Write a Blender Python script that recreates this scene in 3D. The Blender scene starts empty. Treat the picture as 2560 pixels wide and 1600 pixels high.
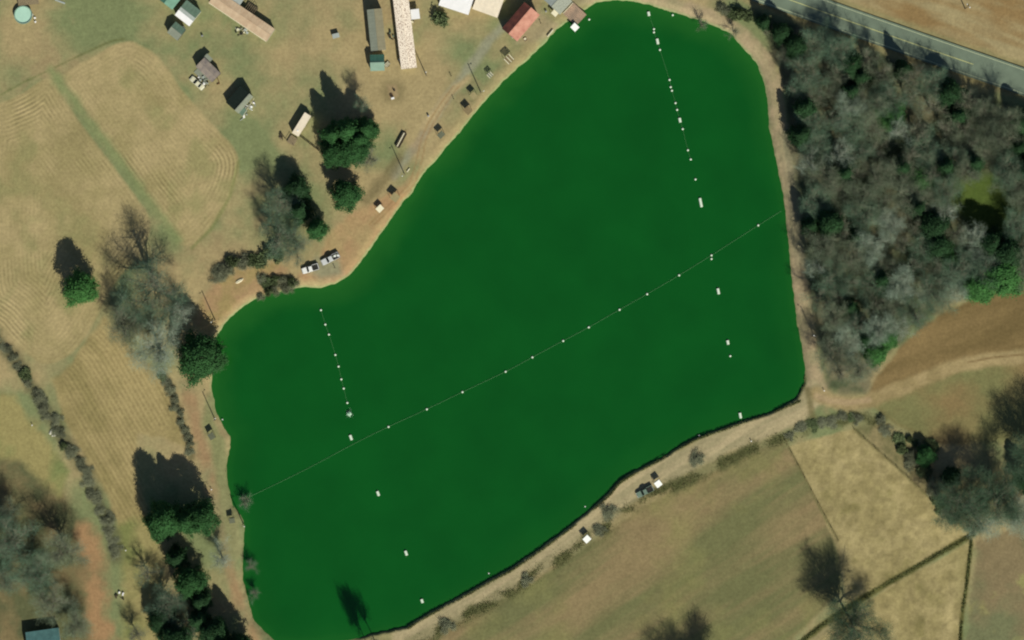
import bpy, math, random
import numpy as np
from mathutils import Vector, Matrix

SC = bpy.context.scene
COL = SC.collection
MPP = 0.12                                   # metres per photo pixel
R = random.Random(7)

# ------------------------------------------------------------------ camera, sky, sun
CAM_H = 1400.0
cam_d = bpy.data.cameras.new('camera')
cam = bpy.data.objects.new('camera', cam_d); COL.objects.link(cam)
cam.location = (0, 0, CAM_H); cam.rotation_euler = (0, 0, 0)
cam_d.sensor_width = 36; cam_d.lens = 36 * CAM_H / (2560 * MPP)
cam_d.clip_start = 1; cam_d.clip_end = 6000
SC.camera = cam
SUN_EL = math.radians(43); SX, SY = 0.41, -0.912
w = bpy.data.worlds.new('World'); SC.world = w; w.use_nodes = True
wn = w.node_tree; bg = wn.nodes['Background']
sky = wn.nodes.new('ShaderNodeTexSky'); sky.sky_type = 'NISHITA'; sky.sun_disc = False
sky.ozone_density = 4.0; sky.sun_elevation = SUN_EL; sky.sun_rotation = math.atan2(SX, SY)
wn.links.new(sky.outputs[0], bg.inputs[0]); bg.inputs[1].default_value = 0.05
sd_ = bpy.data.lights.new('sun', 'SUN'); sd_.energy = 4.0; sd_.angle = math.radians(0.5); sd_.color = (1.0, 0.965, 0.87)
sun = bpy.data.objects.new('sun', sd_); COL.objects.link(sun)
sun.rotation_euler = Vector((SX * math.cos(SUN_EL), SY * math.cos(SUN_EL), math.sin(SUN_EL))).to_track_quat('Z', 'Y').to_euler()
SC.cycles.pixel_filter_type = 'BLACKMAN_HARRIS'; SC.cycles.filter_width = 2.1   # a soft lens
SC.view_settings.view_transform = 'Standard'; SC.view_settings.look = 'None'
SC.view_settings.exposure = 0.0; SC.view_settings.gamma = 1.0; SC.view_settings.use_curve_mapping = False

# ------------------------------------------------------------------ small helpers
def lin(c):
    return tuple((v / 12.92 if v <= 0.04045 else ((v + 0.055) / 1.055) ** 2.4) for v in (x / 255 for x in c))
def W(px, py): return ((px - 1280) * MPP, (800 - py) * MPP)
def ANG(dx, dy): return math.atan2(-dy, dx)  # picture direction to heading

def mat(name, rgb, rough=0.85, var=0.15, scale=1.5, bump=0.0, rnd=0.0, spec=0.3, metal=0.0, rgb2=None, thr=None):
    m = bpy.data.materials.new(name); m.use_nodes = True
    nt = m.node_tree; b = nt.nodes['Principled BSDF']
    b.inputs['Roughness'].default_value = rough; b.inputs['Metallic'].default_value = metal
    b.inputs['Specular IOR Level'].default_value = spec
    tc = nt.nodes.new('ShaderNodeTexCoord')
    n = nt.nodes.new('ShaderNodeTexNoise'); n.inputs['Scale'].default_value = scale; n.inputs['Detail'].default_value = 5
    nt.links.new(tc.outputs['Object'], n.inputs['Vector'])
    c = lin(rgb)
    ra = nt.nodes.new('ShaderNodeValToRGB')
    lo = tuple(x * (1 - var) for x in c); hi = tuple(min(1, x * (1 + var)) for x in c)
    if rgb2: lo = lin(rgb2)
    a0, a1 = thr or (0.3, 0.7)
    ra.color_ramp.elements[0].position = a0; ra.color_ramp.elements[0].color = (*lo, 1)
    ra.color_ramp.elements[1].position = a1; ra.color_ramp.elements[1].color = (*hi, 1)
    nt.links.new(n.outputs['Fac'], ra.inputs['Fac'])
    out = ra.outputs['Color']
    if rnd:
        oi = nt.nodes.new('ShaderNodeObjectInfo'); hs = nt.nodes.new('ShaderNodeHueSaturation')
        mr = nt.nodes.new('ShaderNodeMapRange'); mr.inputs['To Min'].default_value = 1 - rnd; mr.inputs['To Max'].default_value = 1 + rnd
        nt.links.new(oi.outputs['Random'], mr.inputs['Value']); nt.links.new(mr.outputs[0], hs.inputs['Value'])
        nt.links.new(out, hs.inputs['Color']); out = hs.outputs['Color']
    nt.links.new(out, b.inputs['Base Color'])
    if bump:
        bp = nt.nodes.new('ShaderNodeBump'); bp.inputs['Strength'].default_value = bump; bp.inputs['Distance'].default_value = 0.1
        nt.links.new(n.outputs['Fac'], bp.inputs['Height']); nt.links.new(bp.outputs[0], b.inputs['Normal'])
    return m

def tag(o, label=None, cat=None, group=None, kind=None):
    if label: o['label'] = label
    if cat: o['category'] = cat
    if group: o['group'] = group
    if kind: o['kind'] = kind
    return o

class MB:
    """collects shapes, then links them as ONE mesh object"""
    def __init__(s): s.v = []; s.f = []
    def add(s, vs, fs):
        k = len(s.v); s.v += [tuple(p) for p in vs]; s.f += [tuple(i + k for i in f) for f in fs]; return s
    def box(s, cx, cy, cz, sx, sy, sz, rz=0.0, taper=1.0):
        c, n = math.cos(rz), math.sin(rz); vs = []
        for z, t in ((-.5, 1), (.5, taper)):
            for x, y in ((-.5, -.5), (.5, -.5), (.5, .5), (-.5, .5)):
                X, Y = x * sx * t, y * sy * t
                vs.append((cx + X * c - Y * n, cy + X * n + Y * c, cz + z * sz))
        return s.add(vs, [(3, 2, 1, 0), (4, 5, 6, 7), (0, 1, 5, 4), (1, 2, 6, 5), (2, 3, 7, 6), (3, 0, 4, 7)])
    def tube(s, pts, rads, n=6, cap=True):
        vs = []; fs = []
        for i, p in enumerate(pts):
            p = Vector(p); d = Vector(pts[min(i + 1, len(pts) - 1)]) - Vector(pts[max(i - 1, 0)])
            d.normalize(); u = d.cross(Vector((0, 0, 1) if abs(d.z) < .9 else (1, 0, 0))).normalized(); q = d.cross(u)
            for k in range(n):
                a = 2 * math.pi * k / n; vs.append(p + (u * math.cos(a) + q * math.sin(a)) * rads[i])
        for i in range(len(pts) - 1):
            for k in range(n):
                a, b = i * n + k, i * n + (k + 1) % n; fs.append((a, b, b + n, a + n))
        if cap: fs.append(tuple(range(n - 1, -1, -1))); fs.append(tuple(range(len(vs) - n, len(vs))))
        return s.add(vs, fs)
    def lathe(s, cx, cy, prof, n=20, cap=True):
        vs = []; fs = []
        for r, z in prof:
            for k in range(n):
                a = 2 * math.pi * k / n; vs.append((cx + r * math.cos(a), cy + r * math.sin(a), z))
        for i in range(len(prof) - 1):
            for k in range(n):
                a, b = i * n + k, i * n + (k + 1) % n; fs.append((a, b, b + n, a + n))
        if cap: fs.append(tuple(range(n - 1, -1, -1))); fs.append(tuple(range(len(vs) - n, len(vs))))
        return s.add(vs, fs)
    def loft(s, secs):
        """closed cross-sections of equal length joined, capped"""
        n = len(secs[0]); vs = [p for q in secs for p in q]; fs = []
        for i in range(len(secs) - 1):
            for k in range(n):
                a, b = i * n + k, i * n + (k + 1) % n; fs.append((a, b, b + n, a + n))
        fs.append(tuple(range(n - 1, -1, -1))); fs.append(tuple(range(len(vs) - n, len(vs))))
        return s.add(vs, fs)
    def mesh(s, name, m):
        me = bpy.data.meshes.new(name); me.from_pydata(s.v, [], s.f); me.validate(); me.update()
        if m: me.materials.append(m)
        return me
    def build(s, name, m, parent=None, loc=None, smooth=False):
        me = s.mesh(name, m)
        if smooth: me.polygons.foreach_set('use_smooth', [True] * len(me.polygons))
        o = bpy.data.objects.new(name, me); COL.objects.link(o)
        if parent: o.parent = parent
        if loc: o.location = loc
        return o

def link(name, me, parent=None):
    o = bpy.data.objects.new(name, me); COL.objects.link(o)
    if parent: o.parent = parent
    return o
def thing(name, label, cat, px, py, rz=0.0, group=None, dz=0.0, z=None):
    o = bpy.data.objects.new(name, None); COL.objects.link(o); o.empty_display_size = .3
    x, y = W(px, py); o.location = (x, y, (height(x, y) if z is None else z) + dz); o.rotation_euler = (0, 0, rz)
    return tag(o, label, cat, group)
def copy_tree(o, parent=None):
    c = o.copy(); COL.objects.link(c); c.parent = parent
    for ch in o.children: copy_tree(ch, c)
    return c
ORD = ('first second third fourth fifth sixth seventh eighth ninth tenth eleventh twelfth thirteenth fourteenth fifteenth sixteenth seventeenth '
       'eighteenth nineteenth twentieth').split()
ORD += ['twenty-' + o for o in ORD[:9]] + ['thirtieth'] + ['thirty-' + o for o in ORD[:9]]

# ------------------------------------------------------------------ number helpers for the land
def smooth(a, b, x):
    t = np.clip((x - a) / (b - a), 0, 1); return t * t * (3 - 2 * t)
def vnoise(X, Y, seed, cell):
    rng = np.random.RandomState(seed); T = rng.rand(256, 256).astype(np.float32)
    x = X / cell + 91.3; y = Y / cell + 47.7
    xi = np.floor(x).astype(int); yi = np.floor(y).astype(int); fx = x - xi; fy = y - yi
    fx = fx * fx * (3 - 2 * fx); fy = fy * fy * (3 - 2 * fy)
    g = lambda i, j: T[i & 255, j & 255]
    return (g(xi, yi) * (1 - fx) + g(xi + 1, yi) * fx) * (1 - fy) + (g(xi, yi + 1) * (1 - fx) + g(xi + 1, yi + 1) * fx) * fy
def fbm(X, Y, seed, cell, n=4):
    a = 0; t = 0; k = 1.0
    for i in range(n):
        a = a + k * vnoise(X, Y, seed + i, cell / 2 ** i); t += k; k *= .55
    return a / t
def dist_line(X, Y, P):
    d = np.full(X.shape, 1e9, np.float32)
    for (x0, y0), (x1, y1) in zip(P[:-1], P[1:]):
        dx, dy = x1 - x0, y1 - y0; t = np.clip(((X - x0) * dx + (Y - y0) * dy) / (dx * dx + dy * dy + 1e-9), 0, 1)
        d = np.minimum(d, (X - x0 - t * dx) ** 2 + (Y - y0 - t * dy) ** 2)
    return np.sqrt(d)
def sdist(X, Y, P):
    """signed distance, negative inside"""
    d = dist_line(X, Y, P + [P[0]]); ins = np.zeros(X.shape, bool)
    for (x0, y0), (x1, y1) in zip(P, P[1:] + [P[0]]):
        c = (y0 > Y) != (y1 > Y)
        with np.errstate(divide='ignore', invalid='ignore'):
            xs = (x1 - x0) * (Y - y0) / (y1 - y0 + 1e-12) + x0
        ins ^= c & (X < xs)
    return np.where(ins, -d, d)
def curve(P, k=6, closed=False):
    """Catmull-Rom through the points"""
    n = len(P); out = []
    for i in range(n if closed else n - 1):
        g = (lambda j: P[j % n]) if closed else (lambda j: P[max(0, min(n - 1, j))])
        p0, p1, p2, p3 = g(i - 1), g(i), g(i + 1), g(i + 2)
        for s in range(k):
            t = s / k; q = []
            for a in (0, 1):
                q.append(.5 * (2 * p1[a] + (p2[a] - p0[a]) * t + (2 * p0[a] - 5 * p1[a] + 4 * p2[a] - p3[a]) * t * t + (3 * p1[a] - p0[a] - 3 * p2[a] + p3[a]) * t ** 3))
            out.append(tuple(q))
    if not closed: out.append(P[-1])
    return out

LAKE = [(1280,190),(1328,148),(1367,111),(1396,77),(1425,55),(1462,29),(1492,11),(1531,5),(1584,9),(1632,21),(1693,37),(1756,58),(1822,87),(1849,119),
 (1883,156),(1902,198),(1912,251),(1918,317),(1934,400),(1948,461),(1959,532),(1966,612),(1973,678),(1981,757),(1990,813),(1999,866),(2008,919),(2009,959),
 (1991,996),(1960,1014),(1920,1033),(1836,1059),(1743,1091),(1677,1128),(1632,1155),(1587,1176),(1548,1200),(1518,1234),(1470,1277),(1412,1324),(1346,1372),
 (1280,1417),(1222,1449),(1143,1494),(1069,1533),(1016,1565),(952,1580),(900,1592),(825,1599),(740,1606),(690,1598),(640,1550),(628,1504),(612,1451),(612,1400),
 (614,1359),(616,1319),(608,1287),(587,1261),(577,1219),(573,1190),(571,1165),(581,1120),(581,1088),(566,1072),(553,1046),(545,1025),(534,972),(535,930),
 (548,880),(545,845),(577,800),(608,772),(640,753),(693,736),(756,724),(804,724),(841,715),(873,694),(905,659),(939,612),(976,561),(1010,511),(1037,482),
 (1069,426),(1100,398),(1137,352),(1169,315),(1196,280),(1227,246),(1256,212)]
DIKE = [(1995,1015),(1940,1040),(1840,1080),(1745,1110),(1640,1172),(1560,1215),(1530,1250),(1480,1295),(1420,1345),(1350,1395),(1290,1440),(1225,1475),(1145,1520),(1070,1560),(1010,1595),(960,1620)]
WEEDS = [(2200,1050),(2120,1047),(2040,1054),(1960,1094),(1880,1125),(1800,1160),(1720,1200),(1640,1235),(1580,1270),(1510,1325),(1440,1375),(1370,1415),(1320,1450),(1250,1495),(1180,1530),(1100,1575),(1030,1615)]
WATER_Z = -1.0
def height_arr(X, Y, sd=None):
    """X, Y in photo pixels"""
    if sd is None: sd = sdist(X, Y, LAKE)
    m = sd * MPP
    dk = smooth(95, 30, dist_line(X, Y, DIKE))
    soft = WATER_Z - 0.5 + 1.5 * smooth(-0.9, 3.2, m)
    hard = WATER_Z - 0.9 + 1.85 * smooth(-0.35, 0.65, m)
    z = soft * (1 - dk) + hard * dk
    return z + (fbm(X, Y, 40, 220, 3) - .5) * .5 * smooth(1.5, 8, m)
def height(x, y):
    X = np.array([x / MPP + 1280], np.float32); Y = np.array([800 - y / MPP], np.float32)
    return float(height_arr(X, Y)[0])

# ------------------------------------------------------------------ the land, one grid split into its named surfaces
STEP = 4
gx = np.arange(-200, 2761, STEP, dtype=np.float32); gy = np.arange(-200, 1801, STEP, dtype=np.float32)
X, Y = np.meshgrid(gx, gy); NX, NY = len(gx), len(gy)
jit = (fbm(X, Y, 3, 26, 3) - .5) * 2
SDL = sdist(X, Y, LAKE) + jit * 2.6 + (fbm(X, Y, 5, 9, 2) - .5) * 3
Z = height_arr(X, Y, SDL)
N1, N2, N3, N4 = fbm(X, Y, 11, 340), fbm(X, Y, 21, 110), fbm(X, Y, 31, 34), fbm(X, Y, 35, 12, 2)
def aniso(dx, dy, along, across, seed):
    u = X * dx + Y * dy; v = -X * dy + Y * dx
    return fbm(u * (across / along), v, seed, across)
def C(*c): return np.array(lin(c), np.float32)
def mixc(a, b, t): return a * (1 - t[..., None]) + b * t[..., None]
cl = lambda t: np.clip(t, 0, 1)
col = mixc(C(122,132,88), C(162,148,104), cl((N2 - .5) * 2.6 + (N1 - .5) * 2 + .48))
col = mixc(col, C(150,134,96), cl((N3 * .5 + fbm(X, Y, 51, 150) - .86) * 5) * .6)
REG = np.zeros(X.shape, np.int8)
names = ['ground']
def layer(mask, c, reg=None, thr=.5):
    global col
    col = mixc(col, c, cl(mask))
    if reg:
        if reg not in names: names.append(reg)
        REG[mask > thr] = names.index(reg)
def poly(P, soft=5, wob=6): return smooth(soft, -soft, sdist(X, Y, P) + jit * wob)
def line(P, hw, soft=4, wob=3): return smooth(hw + soft, hw - soft, dist_line(X, Y, P) + jit * wob)

# south pasture and the paddocks to the east of it
st = aniso(.83, -.55, 420, 45, 61)
past = mixc(C(110,112,72), C(138,124,86), cl((st - .5) * 3.0 + (N1 - .5) * 1.6 + .68))
past = mixc(past, C(132,132,80), cl((N2 - .58) * 4) * .6)
layer(poly([(930,1640),(1010,1612),(1130,1565),(1250,1500),(1330,1458),(1440,1388),(1510,1338),(1600,1268),(1720,1208),(1880,1132),(1958,1100),(2000,1160),(2060,1280),(2105,1380),(2100,1480),(2000,1580),(1930,1660)], 6, 4), past, 'pasture')
sep = mixc(C(146,136,90), C(166,154,106), cl((N3 - .5) * 3 + .5)); sep = mixc(sep, C(124,118,72), cl((N2 * .6 + N3 * .4 - .57) * 7) * .8)
sep = sep * (1 + .5 * (fbm(X, Y, 63, 14, 2) - .5))[..., None]
layer(poly([(1972,1115),(2060,1090),(2135,1072),(2200,1130),(2300,1222),(2430,1338),(2300,1415),(2180,1490),(2120,1510),(2095,1380),(2040,1250)], 4, 4), sep, 'paddock')
layer(poly([(2425,1352),(2408,1500),(2398,1660),(2000,1660),(2060,1590),(2170,1500)], 5, 5), mixc(sep, C(140,140,88), cl((N1 - .4) * 2)), 'paddock')
layer(poly([(2440,1350),(2660,1280),(2660,1660),(2412,1660)], 8, 8), mixc(mixc(C(112,116,80), C(130,118,84), cl((N2 - .5) * 4 + .5)), C(142,140,88), cl((fbm(X, Y, 57, 60) - .58) * 8)), 'scrubland')
bf = mixc(C(114,99,62), C(132,114,74), cl((aniso(.93, -.36, 300, 50, 66) - .5) * 3 + .5))
layer(poly([(2680,680),(2480,728),(2390,765),(2310,810),(2240,880),(2190,940),(2165,1000),(2240,1060),(2330,1110),(2480,1100),(2680,1050)], 6, 6), bf, 'bare_field')
layer(poly([(2165,1000),(2300,960),(2420,912),(2680,890),(2680,1060),(2480,1110),(2330,1110),(2240,1060)], 16, 10), mixc(C(120,120,76), C(132,116,76), cl((N2 - .5) * 3 + .4)))
# wood floor
WOOD = [(1880,22),(1930,40),(2000,70),(2080,98),(2200,138),(2320,182),(2420,228),(2660,308),(2660,690),(2480,725),(2390,758),(2310,802),(2240,866),(2190,925),(2165,988),(2100,988),(2065,962),(2055,880),(2045,800),(2012,740),(2016,690),(2006,600),(2002,520),(1992,440),(1972,360),(1966,260),(1955,190),(1930,130)]
layer(poly(WOOD, 10, 12), mixc(C(80,90,62), C(120,116,86), cl((N3 - .5) * 3 + (N2 - .5) * 2 + .45)), 'woodland_floor')
layer(poly([(2375,450),(2440,432),(2525,450),(2545,520),(2510,600),(2440,585),(2390,530)], 20, 14), mixc(C(70,90,38), C(90,106,50), cl(N3)), 'glade')
# verge beyond the highway
RD = [(1500,-178),(1700,-98),(1830,-52),(1975,0),(2089,41),(2219,87),(2322,123),(2433,161),(2560,205),(2800,290)]
layer(poly([(1640,-70),(1975,-40),(2230,48),(2420,118),(2680,210),(2680,-70)], 6, 5), mixc(C(158,146,104), C(140,118,76), cl((aniso(.94, .34, 380, 34, 71) - .52) * 4 + (N2 - .5) * 2 + .35)), 'verge')
layer(line(RD, 46, 8, 6), mixc(C(136,134,92), C(152,140,94), cl(N3)))
# the two mown lobes of the west field, with a green waterway between
FL = curve([(-70,285),(0,258),(60,232),(122,196),(165,255),(222,335),(285,418),(340,492),(372,545),(368,600),(330,660),(290,705),(262,748),(238,800),(196,866),(150,902),(105,908),(52,872),(0,815),(-70,720)], 4, True)
FR = curve([(160,188),(232,142),(304,106),(352,112),(405,152),(455,225),(520,300),(583,368),(596,425),(572,500),(532,560),(490,606),(452,612),(424,566),(356,478),(300,398),(238,310),(184,236)], 4, True)
sfl, sfr = sdist(X, Y, FL), sdist(X, Y, FR); sf = np.minimum(sfl, sfr)
fcol = mixc(C(150,140,94), C(168,154,108), cl((N2 - .5) * 2.6 + (N3 - .5) * 1.2 + .5)); fcol = mixc(fcol, C(140,138,90), cl((fbm(X, Y, 77, 90) - .58) * 6) * .7)
layer(smooth(4, -4, sfl + jit * 3), fcol, 'mown_field'); layer(smooth(4, -4, sfr + jit * 3), fcol, 'mown_field_east')
ROW = sf / 10.0 + (N2 - .5) * .35
ROWA = smooth(0, -8, sf) * (0.15 + .6 * smooth(.46, .64, fbm(X, Y, 81, 130))) * (.5 + N3) * (1 - .6 * smooth(-45, -80, sf))
waterway = [(128,178),(170,232),(232,318),(300,402),(360,484),(420,562),(446,600)]
layer(line(waterway, 11, 14, 8), mixc(C(118,132,84), C(136,142,94), cl(N3)))
layer(line([(-60,262),(0,238),(60,205),(118,178)], 2, 3, 2) * .8, C(104,112,66)); layer(line([(138,168),(200,138),(280,102),(310,98)], 2, 3, 2) * .9, C(100,106,62))
layer(line([(596,405),(575,490),(530,570),(480,620)], 4, 5, 3) * .7, C(118,126,74))
# lower west field
fb = mixc(C(138,128,82), C(160,146,98), cl((aniso(.5, .87, 260, 40, 85) - .5) * 3 + (N3 - .5) + .5))
layer(poly([(128,952),(180,905),(262,790),(330,870),(395,930),(428,985),(450,1060),(468,1120),(400,1090),(345,1085),(338,1180),(372,1290),(392,1400),(340,1420),(300,1340),(268,1240),(210,1140),(160,1050)], 7, 6), fb, 'stubble_field')
ROWB = dist_line(X, Y, [(100,1000),(330,1400)]) / 11.0
mb = smooth(3, -8, sdist(X, Y, [(150,950),(262,800),(420,985),(440,1060),(345,1085),(372,1290),(320,1330),(215,1140)]))
ROW = np.where(mb > .05, ROWB, ROW); ROWA = np.maximum(ROWA, mb * .35)
layer(poly([(290,1300),(392,1300),(405,1420),(420,1500),(400,1660),(300,1660),(310,1450)], 14, 10), mixc(C(120,126,74), C(150,142,92), cl((N2 - .5) * 4 + .5)))
# scrub corner bottom left
layer(poly([(-70,1090),(60,1130),(160,1230),(235,1330),(235,1660),(-70,1660)], 20, 18), mixc(C(92,96,64), C(124,112,76), cl((N2 - .5) * 3 + (N3 - .5) * 2 + .5)), 'scrubland')
layer(poly([(-70,960),(30,990),(110,1080),(170,1180),(150,1240),(60,1160),(-70,1120)], 14, 12), mixc(C(150,142,90), C(120,130,78), cl((N2 - .5) * 4 + .5)))
layer(line([(215,1335),(232,1400),(240,1460),(240,1520),(262,1600),(265,1650)], 26, 20, 20), mixc(C(160,130,90), C(134,116,80), cl((N3 - .5) * 3 + (N2 - .5) * 3 + .5)), 'dirt_yard', .6)
HEDGE = [(-40,800),(0,852),(48,915),(90,985),(130,1050),(175,1120),(215,1180),(248,1250),(275,1320),(292,1390)]
HEDGE2 = [(405,930),(425,975),(440,1010),(452,1050),(470,1100),(478,1140)]
layer(line(HEDGE, 15, 13, 12) * .8, mixc(C(84,90,62), C(100,98,70), cl(N3))); layer(line(HEDGE2, 9, 8, 6) * .8, C(96,94,62))
# orange clay bank and the tracks round the lake
clay = mixc(C(164,146,100), C(168,138,98), cl((N2 - .5) * 3.5 + (N3 - .5) * 1.5 + .45))
layer(poly([(930,505),(990,470),(1035,440),(1060,420),(1040,470),(990,540),(945,598),(905,652),(872,690),(830,705),(760,700),(750,690),(800,640),(825,580),(870,540)], 10, 8), clay, 'clay_bank')
layer(poly([(545,705),(600,670),(680,655),(720,670),(690,715),(620,745),(570,785),(520,830),(490,810),(500,750)], 10, 8), mixc(C(154,138,90), C(164,138,98), cl((N3 - .5) * 4 + (N2 - .5) * 2 + .4)), 'clay_bank')
layer(line([(462,960),(484,1035),(503,1115),(524,1200),(548,1300),(560,1350),(575,1430),(600,1520),(640,1610)], 16, 12, 9), mixc(C(142,136,96), C(156,132,94), cl((N2 - .5) * 3 + (N3 - .5) * 2 + .35)), 'dirt_track')
layer(line([(530,1000),(520,1060),(545,1110),(555,1180),(575,1290),(595,1380)], 18, 10, 6), mixc(C(140,138,96), C(126,132,86), cl(N2)))
ELANE = [(1560,-10),(1640,4),(1720,26),(1800,54),(1860,92),(1903,140),(1930,200),(1940,260),(1945,320),(1953,390),(1966,460),(1976,530),(1986,610),(1994,680),(2006,750),(2016,820),(2026,880),(2036,940),(2046,990)]
ln = mixc(C(152,144,106), C(168,152,116), cl((N3 - .5) * 3 + .5))
layer(line(ELANE, 21, 7, 5), ln, 'lake_track')
layer(line([(1420,5),(1500,-6),(1580,-8),(1660,8)], 14, 8, 5), ln, 'lake_track')
layer(line([(1960,330),(1980,450),(1995,560),(2004,660)], 13, 10, 8) * .6, C(124,126,98))
for o in (-7, 6): layer(line([(x + o, y) for x, y in ELANE], 2.2, 2.5, 1.5) * .45, C(176,162,122))
dk = mixc(C(154,146,108), C(172,160,120), cl((aniso(.83, -.56, 260, 18, 91) - .5) * 5 + .5))
layer(line([(2030,985),(1990,1032),(1900,1070),(1800,1108),(1720,1150),(1640,1192),(1570,1232),(1500,1290),(1430,1345),(1350,1398),(1280,1444),(1200,1488),(1100,1545),(1010,1596)], 30, 7, 5), dk, 'dam_track')
layer(line([(1990,1030),(1880,1078),(1750,1135),(1640,1192),(1500,1292),(1400,1365),(1290,1438),(1150,1515),(1020,1592)], 2.5, 3, 2) * .5, C(174,160,122))
layer(line([(2042,985),(2080,1004),(2120,1010),(2171,1004),(2264,964),(2330,938),(2396,914),(2470,900),(2560,892),(2680,885)], 17, 8, 5), mixc(C(144,130,88), C(162,146,102), cl((N3 - .5) * 3 + .6)), 'farm_track')
layer(line([(2042,990),(2075,1002),(2120,1006),(2171,1000)], 7, 5, 3) * .8, C(170,150,112))
layer(line([(2420,906),(2480,894),(2560,886),(2680,878)], 1.5, 3, 1), C(120,102,66))
layer(line([(2018,975),(2032,1040)], 7, 6, 5) * .8, C(112,106,68))
layer(line(WEEDS, 16, 10, 12) * (.35 + .6 * smooth(.4, .6, fbm(X, Y, 201, 46, 2))), mixc(C(82,88,54), C(104,104,66), cl(N3)))
layer(poly([(2135,1072),(2200,1060),(2290,1120),(2370,1240),(2430,1330)], 12, 10) * .85, mixc(C(100,100,64), C(138,128,88), cl((N3 - .5) * 3 + .5)))
layer(line([(1330,118),(1290,160),(1245,205),(1200,262),(1140,325),(1080,400),(1030,470)], 20, 16, 10) * .7, mixc(C(148,138,94), C(164,146,104), cl(N3)))
# north-west shore: gravel drive, ruts, pale grassy brink
drive = [(1330,40),(1262,60),(1225,100),(1196,140),(1165,180),(1138,218),(1110,255),(1085,290),(1062,330),(1035,370),(1005,410),(985,440)]
layer(line(drive, 11, 8, 5), mixc(C(142,144,114), C(156,142,108), cl((N2 - .5) * 4 + .4)), 'gravel_drive')
layer(line([(1170,195),(1120,240),(1090,280),(1060,318)], 8, 8, 5), C(172,156,112))
for o in (-6, 7): layer(line([(1140 + o, 215), (1105 + o, 262), (1075 + o, 310), (1058 + o, 350), (1048 + o, 400), (1030 + o, 460), (985 + o, 505), (930 + o, 560)], 1.8, 2, 1.5) * .6, C(146,120,78))
layer(line([(1000,395),(960,450),(920,500)], 14, 10, 8) * .7, C(112,104,70))
layer(poly([(1330,20),(1400,60),(1400,95),(1360,95),(1290,110),(1290,90)], 10, 8) * .8, mixc(C(158,150,114), C(160,138,102), cl(N2)))
layer(poly([(790,640),(850,650),(860,690),(800,700),(770,680)], 12, 8) * .8, C(132,138,106))
layer(poly([(968,212),(990,212),(996,240),(975,246)], 4, 3), C(188,164,122)); layer(line([(982,228), (983, 229)], 30, 14, 8) * .5, C(104,98,64))
nw = smooth(420, 40, Y - 1.0 * (1500 - X) * .55 - 250)
layer(smooth(8, 2, np.abs(SDL - 4)) * nw * .8, C(146,164,108))
layer(smooth(7, 2, np.abs(SDL - 3)) * (1 - nw) * .5, C(112,124,76))
layer(smooth(1, -5, SDL), C(52,70,34), 'lake_bank', .6)
# fence and ditch lines
for P in ([(2135,1072),(2200,1130),(2300,1222),(2432,1338)], [(1962,1100),(2010,1190),(2050,1270),(2095,1350)]): layer(line(P, 2.5, 3, 2) * .85, C(92,94,56))
layer(line([(2435,1333),(2330,1395),(2170,1488),(2060,1560),(1980,1625)], 8, 4, 3) * .9, mixc(C(80,84,42), C(98,98,56), cl(N3)))
layer(line([(2428,1360),(2418,1450),(2405,1540),(2398,1660)], 5, 4, 3) * .9, C(84,84,42))
col = col * np.array([1.06, 1.025, 1.06], np.float32) * (0.9 + .2 * N4 + .14 * (fbm(X, Y, 101, 55) - .5))[..., None]

land = bpy.data.materials.new('land'); land.use_nodes = True
nt = land.node_tree; B = nt.nodes['Principled BSDF']; B.inputs['Roughness'].default_value = .95; B.inputs['Specular IOR Level'].default_value = .1
def node(t, **k):
    n = nt.nodes.new(t)
    for a, v in k.items(): setattr(n, a, v)
    return n
at = node('ShaderNodeAttribute', attribute_name='tint'); ar = node('ShaderNodeAttribute', attribute_name='rows'); aa = node('ShaderNodeAttribute', attribute_name='row_amount')
geo = node('ShaderNodeNewGeometry')
nz = node('ShaderNodeTexNoise'); nz.inputs['Scale'].default_value = 1.1; nz.inputs['Detail'].default_value = 8; nz.inputs['Roughness'].default_value = .65
nt.links.new(geo.outputs['Position'], nz.inputs['Vector'])
mr = node('ShaderNodeMapRange'); mr.inputs['From Min'].default_value = .25; mr.inputs['From Max'].default_value = .75; mr.inputs['To Min'].default_value = .8; mr.inputs['To Max'].default_value = 1.2
nt.links.new(nz.outputs['Fac'], mr.inputs['Value'])
m1 = node('ShaderNodeMath', operation='MULTIPLY'); m1.inputs[1].default_value = 2 * math.pi; nt.links.new(ar.outputs['Fac'], m1.inputs[0])
m2 = node('ShaderNodeMath', operation='SINE'); nt.links.new(m1.outputs[0], m2.inputs[0])
m3 = node('ShaderNodeMath', operation='MULTIPLY'); nt.links.new(m2.outputs[0], m3.inputs[0]); nt.links.new(aa.outputs['Fac'], m3.inputs[1])
m4 = node('ShaderNodeMath', operation='MULTIPLY_ADD'); m4.inputs[1].default_value = .26; nt.links.new(m3.outputs[0], m4.inputs[0]); nt.links.new(mr.outputs[0], m4.inputs[2])
vm = node('ShaderNodeVectorMath', operation='SCALE'); nt.links.new(at.outputs['Color'], vm.inputs[0]); nt.links.new(m4.outputs[0], vm.inputs['Scale'])
nt.links.new(vm.outputs[0], B.inputs['Base Color'])
m5 = node('ShaderNodeMath', operation='MULTIPLY_ADD'); m5.inputs[1].default_value = .5; nt.links.new(m3.outputs[0], m5.inputs[0]); nt.links.new(nz.outputs['Fac'], m5.inputs[2])
bp = node('ShaderNodeBump'); bp.inputs['Strength'].default_value = .5; bp.inputs['Distance'].default_value = .12
nt.links.new(m5.outputs[0], bp.inputs['Height']); nt.links.new(bp.outputs[0], B.inputs['Normal'])

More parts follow.
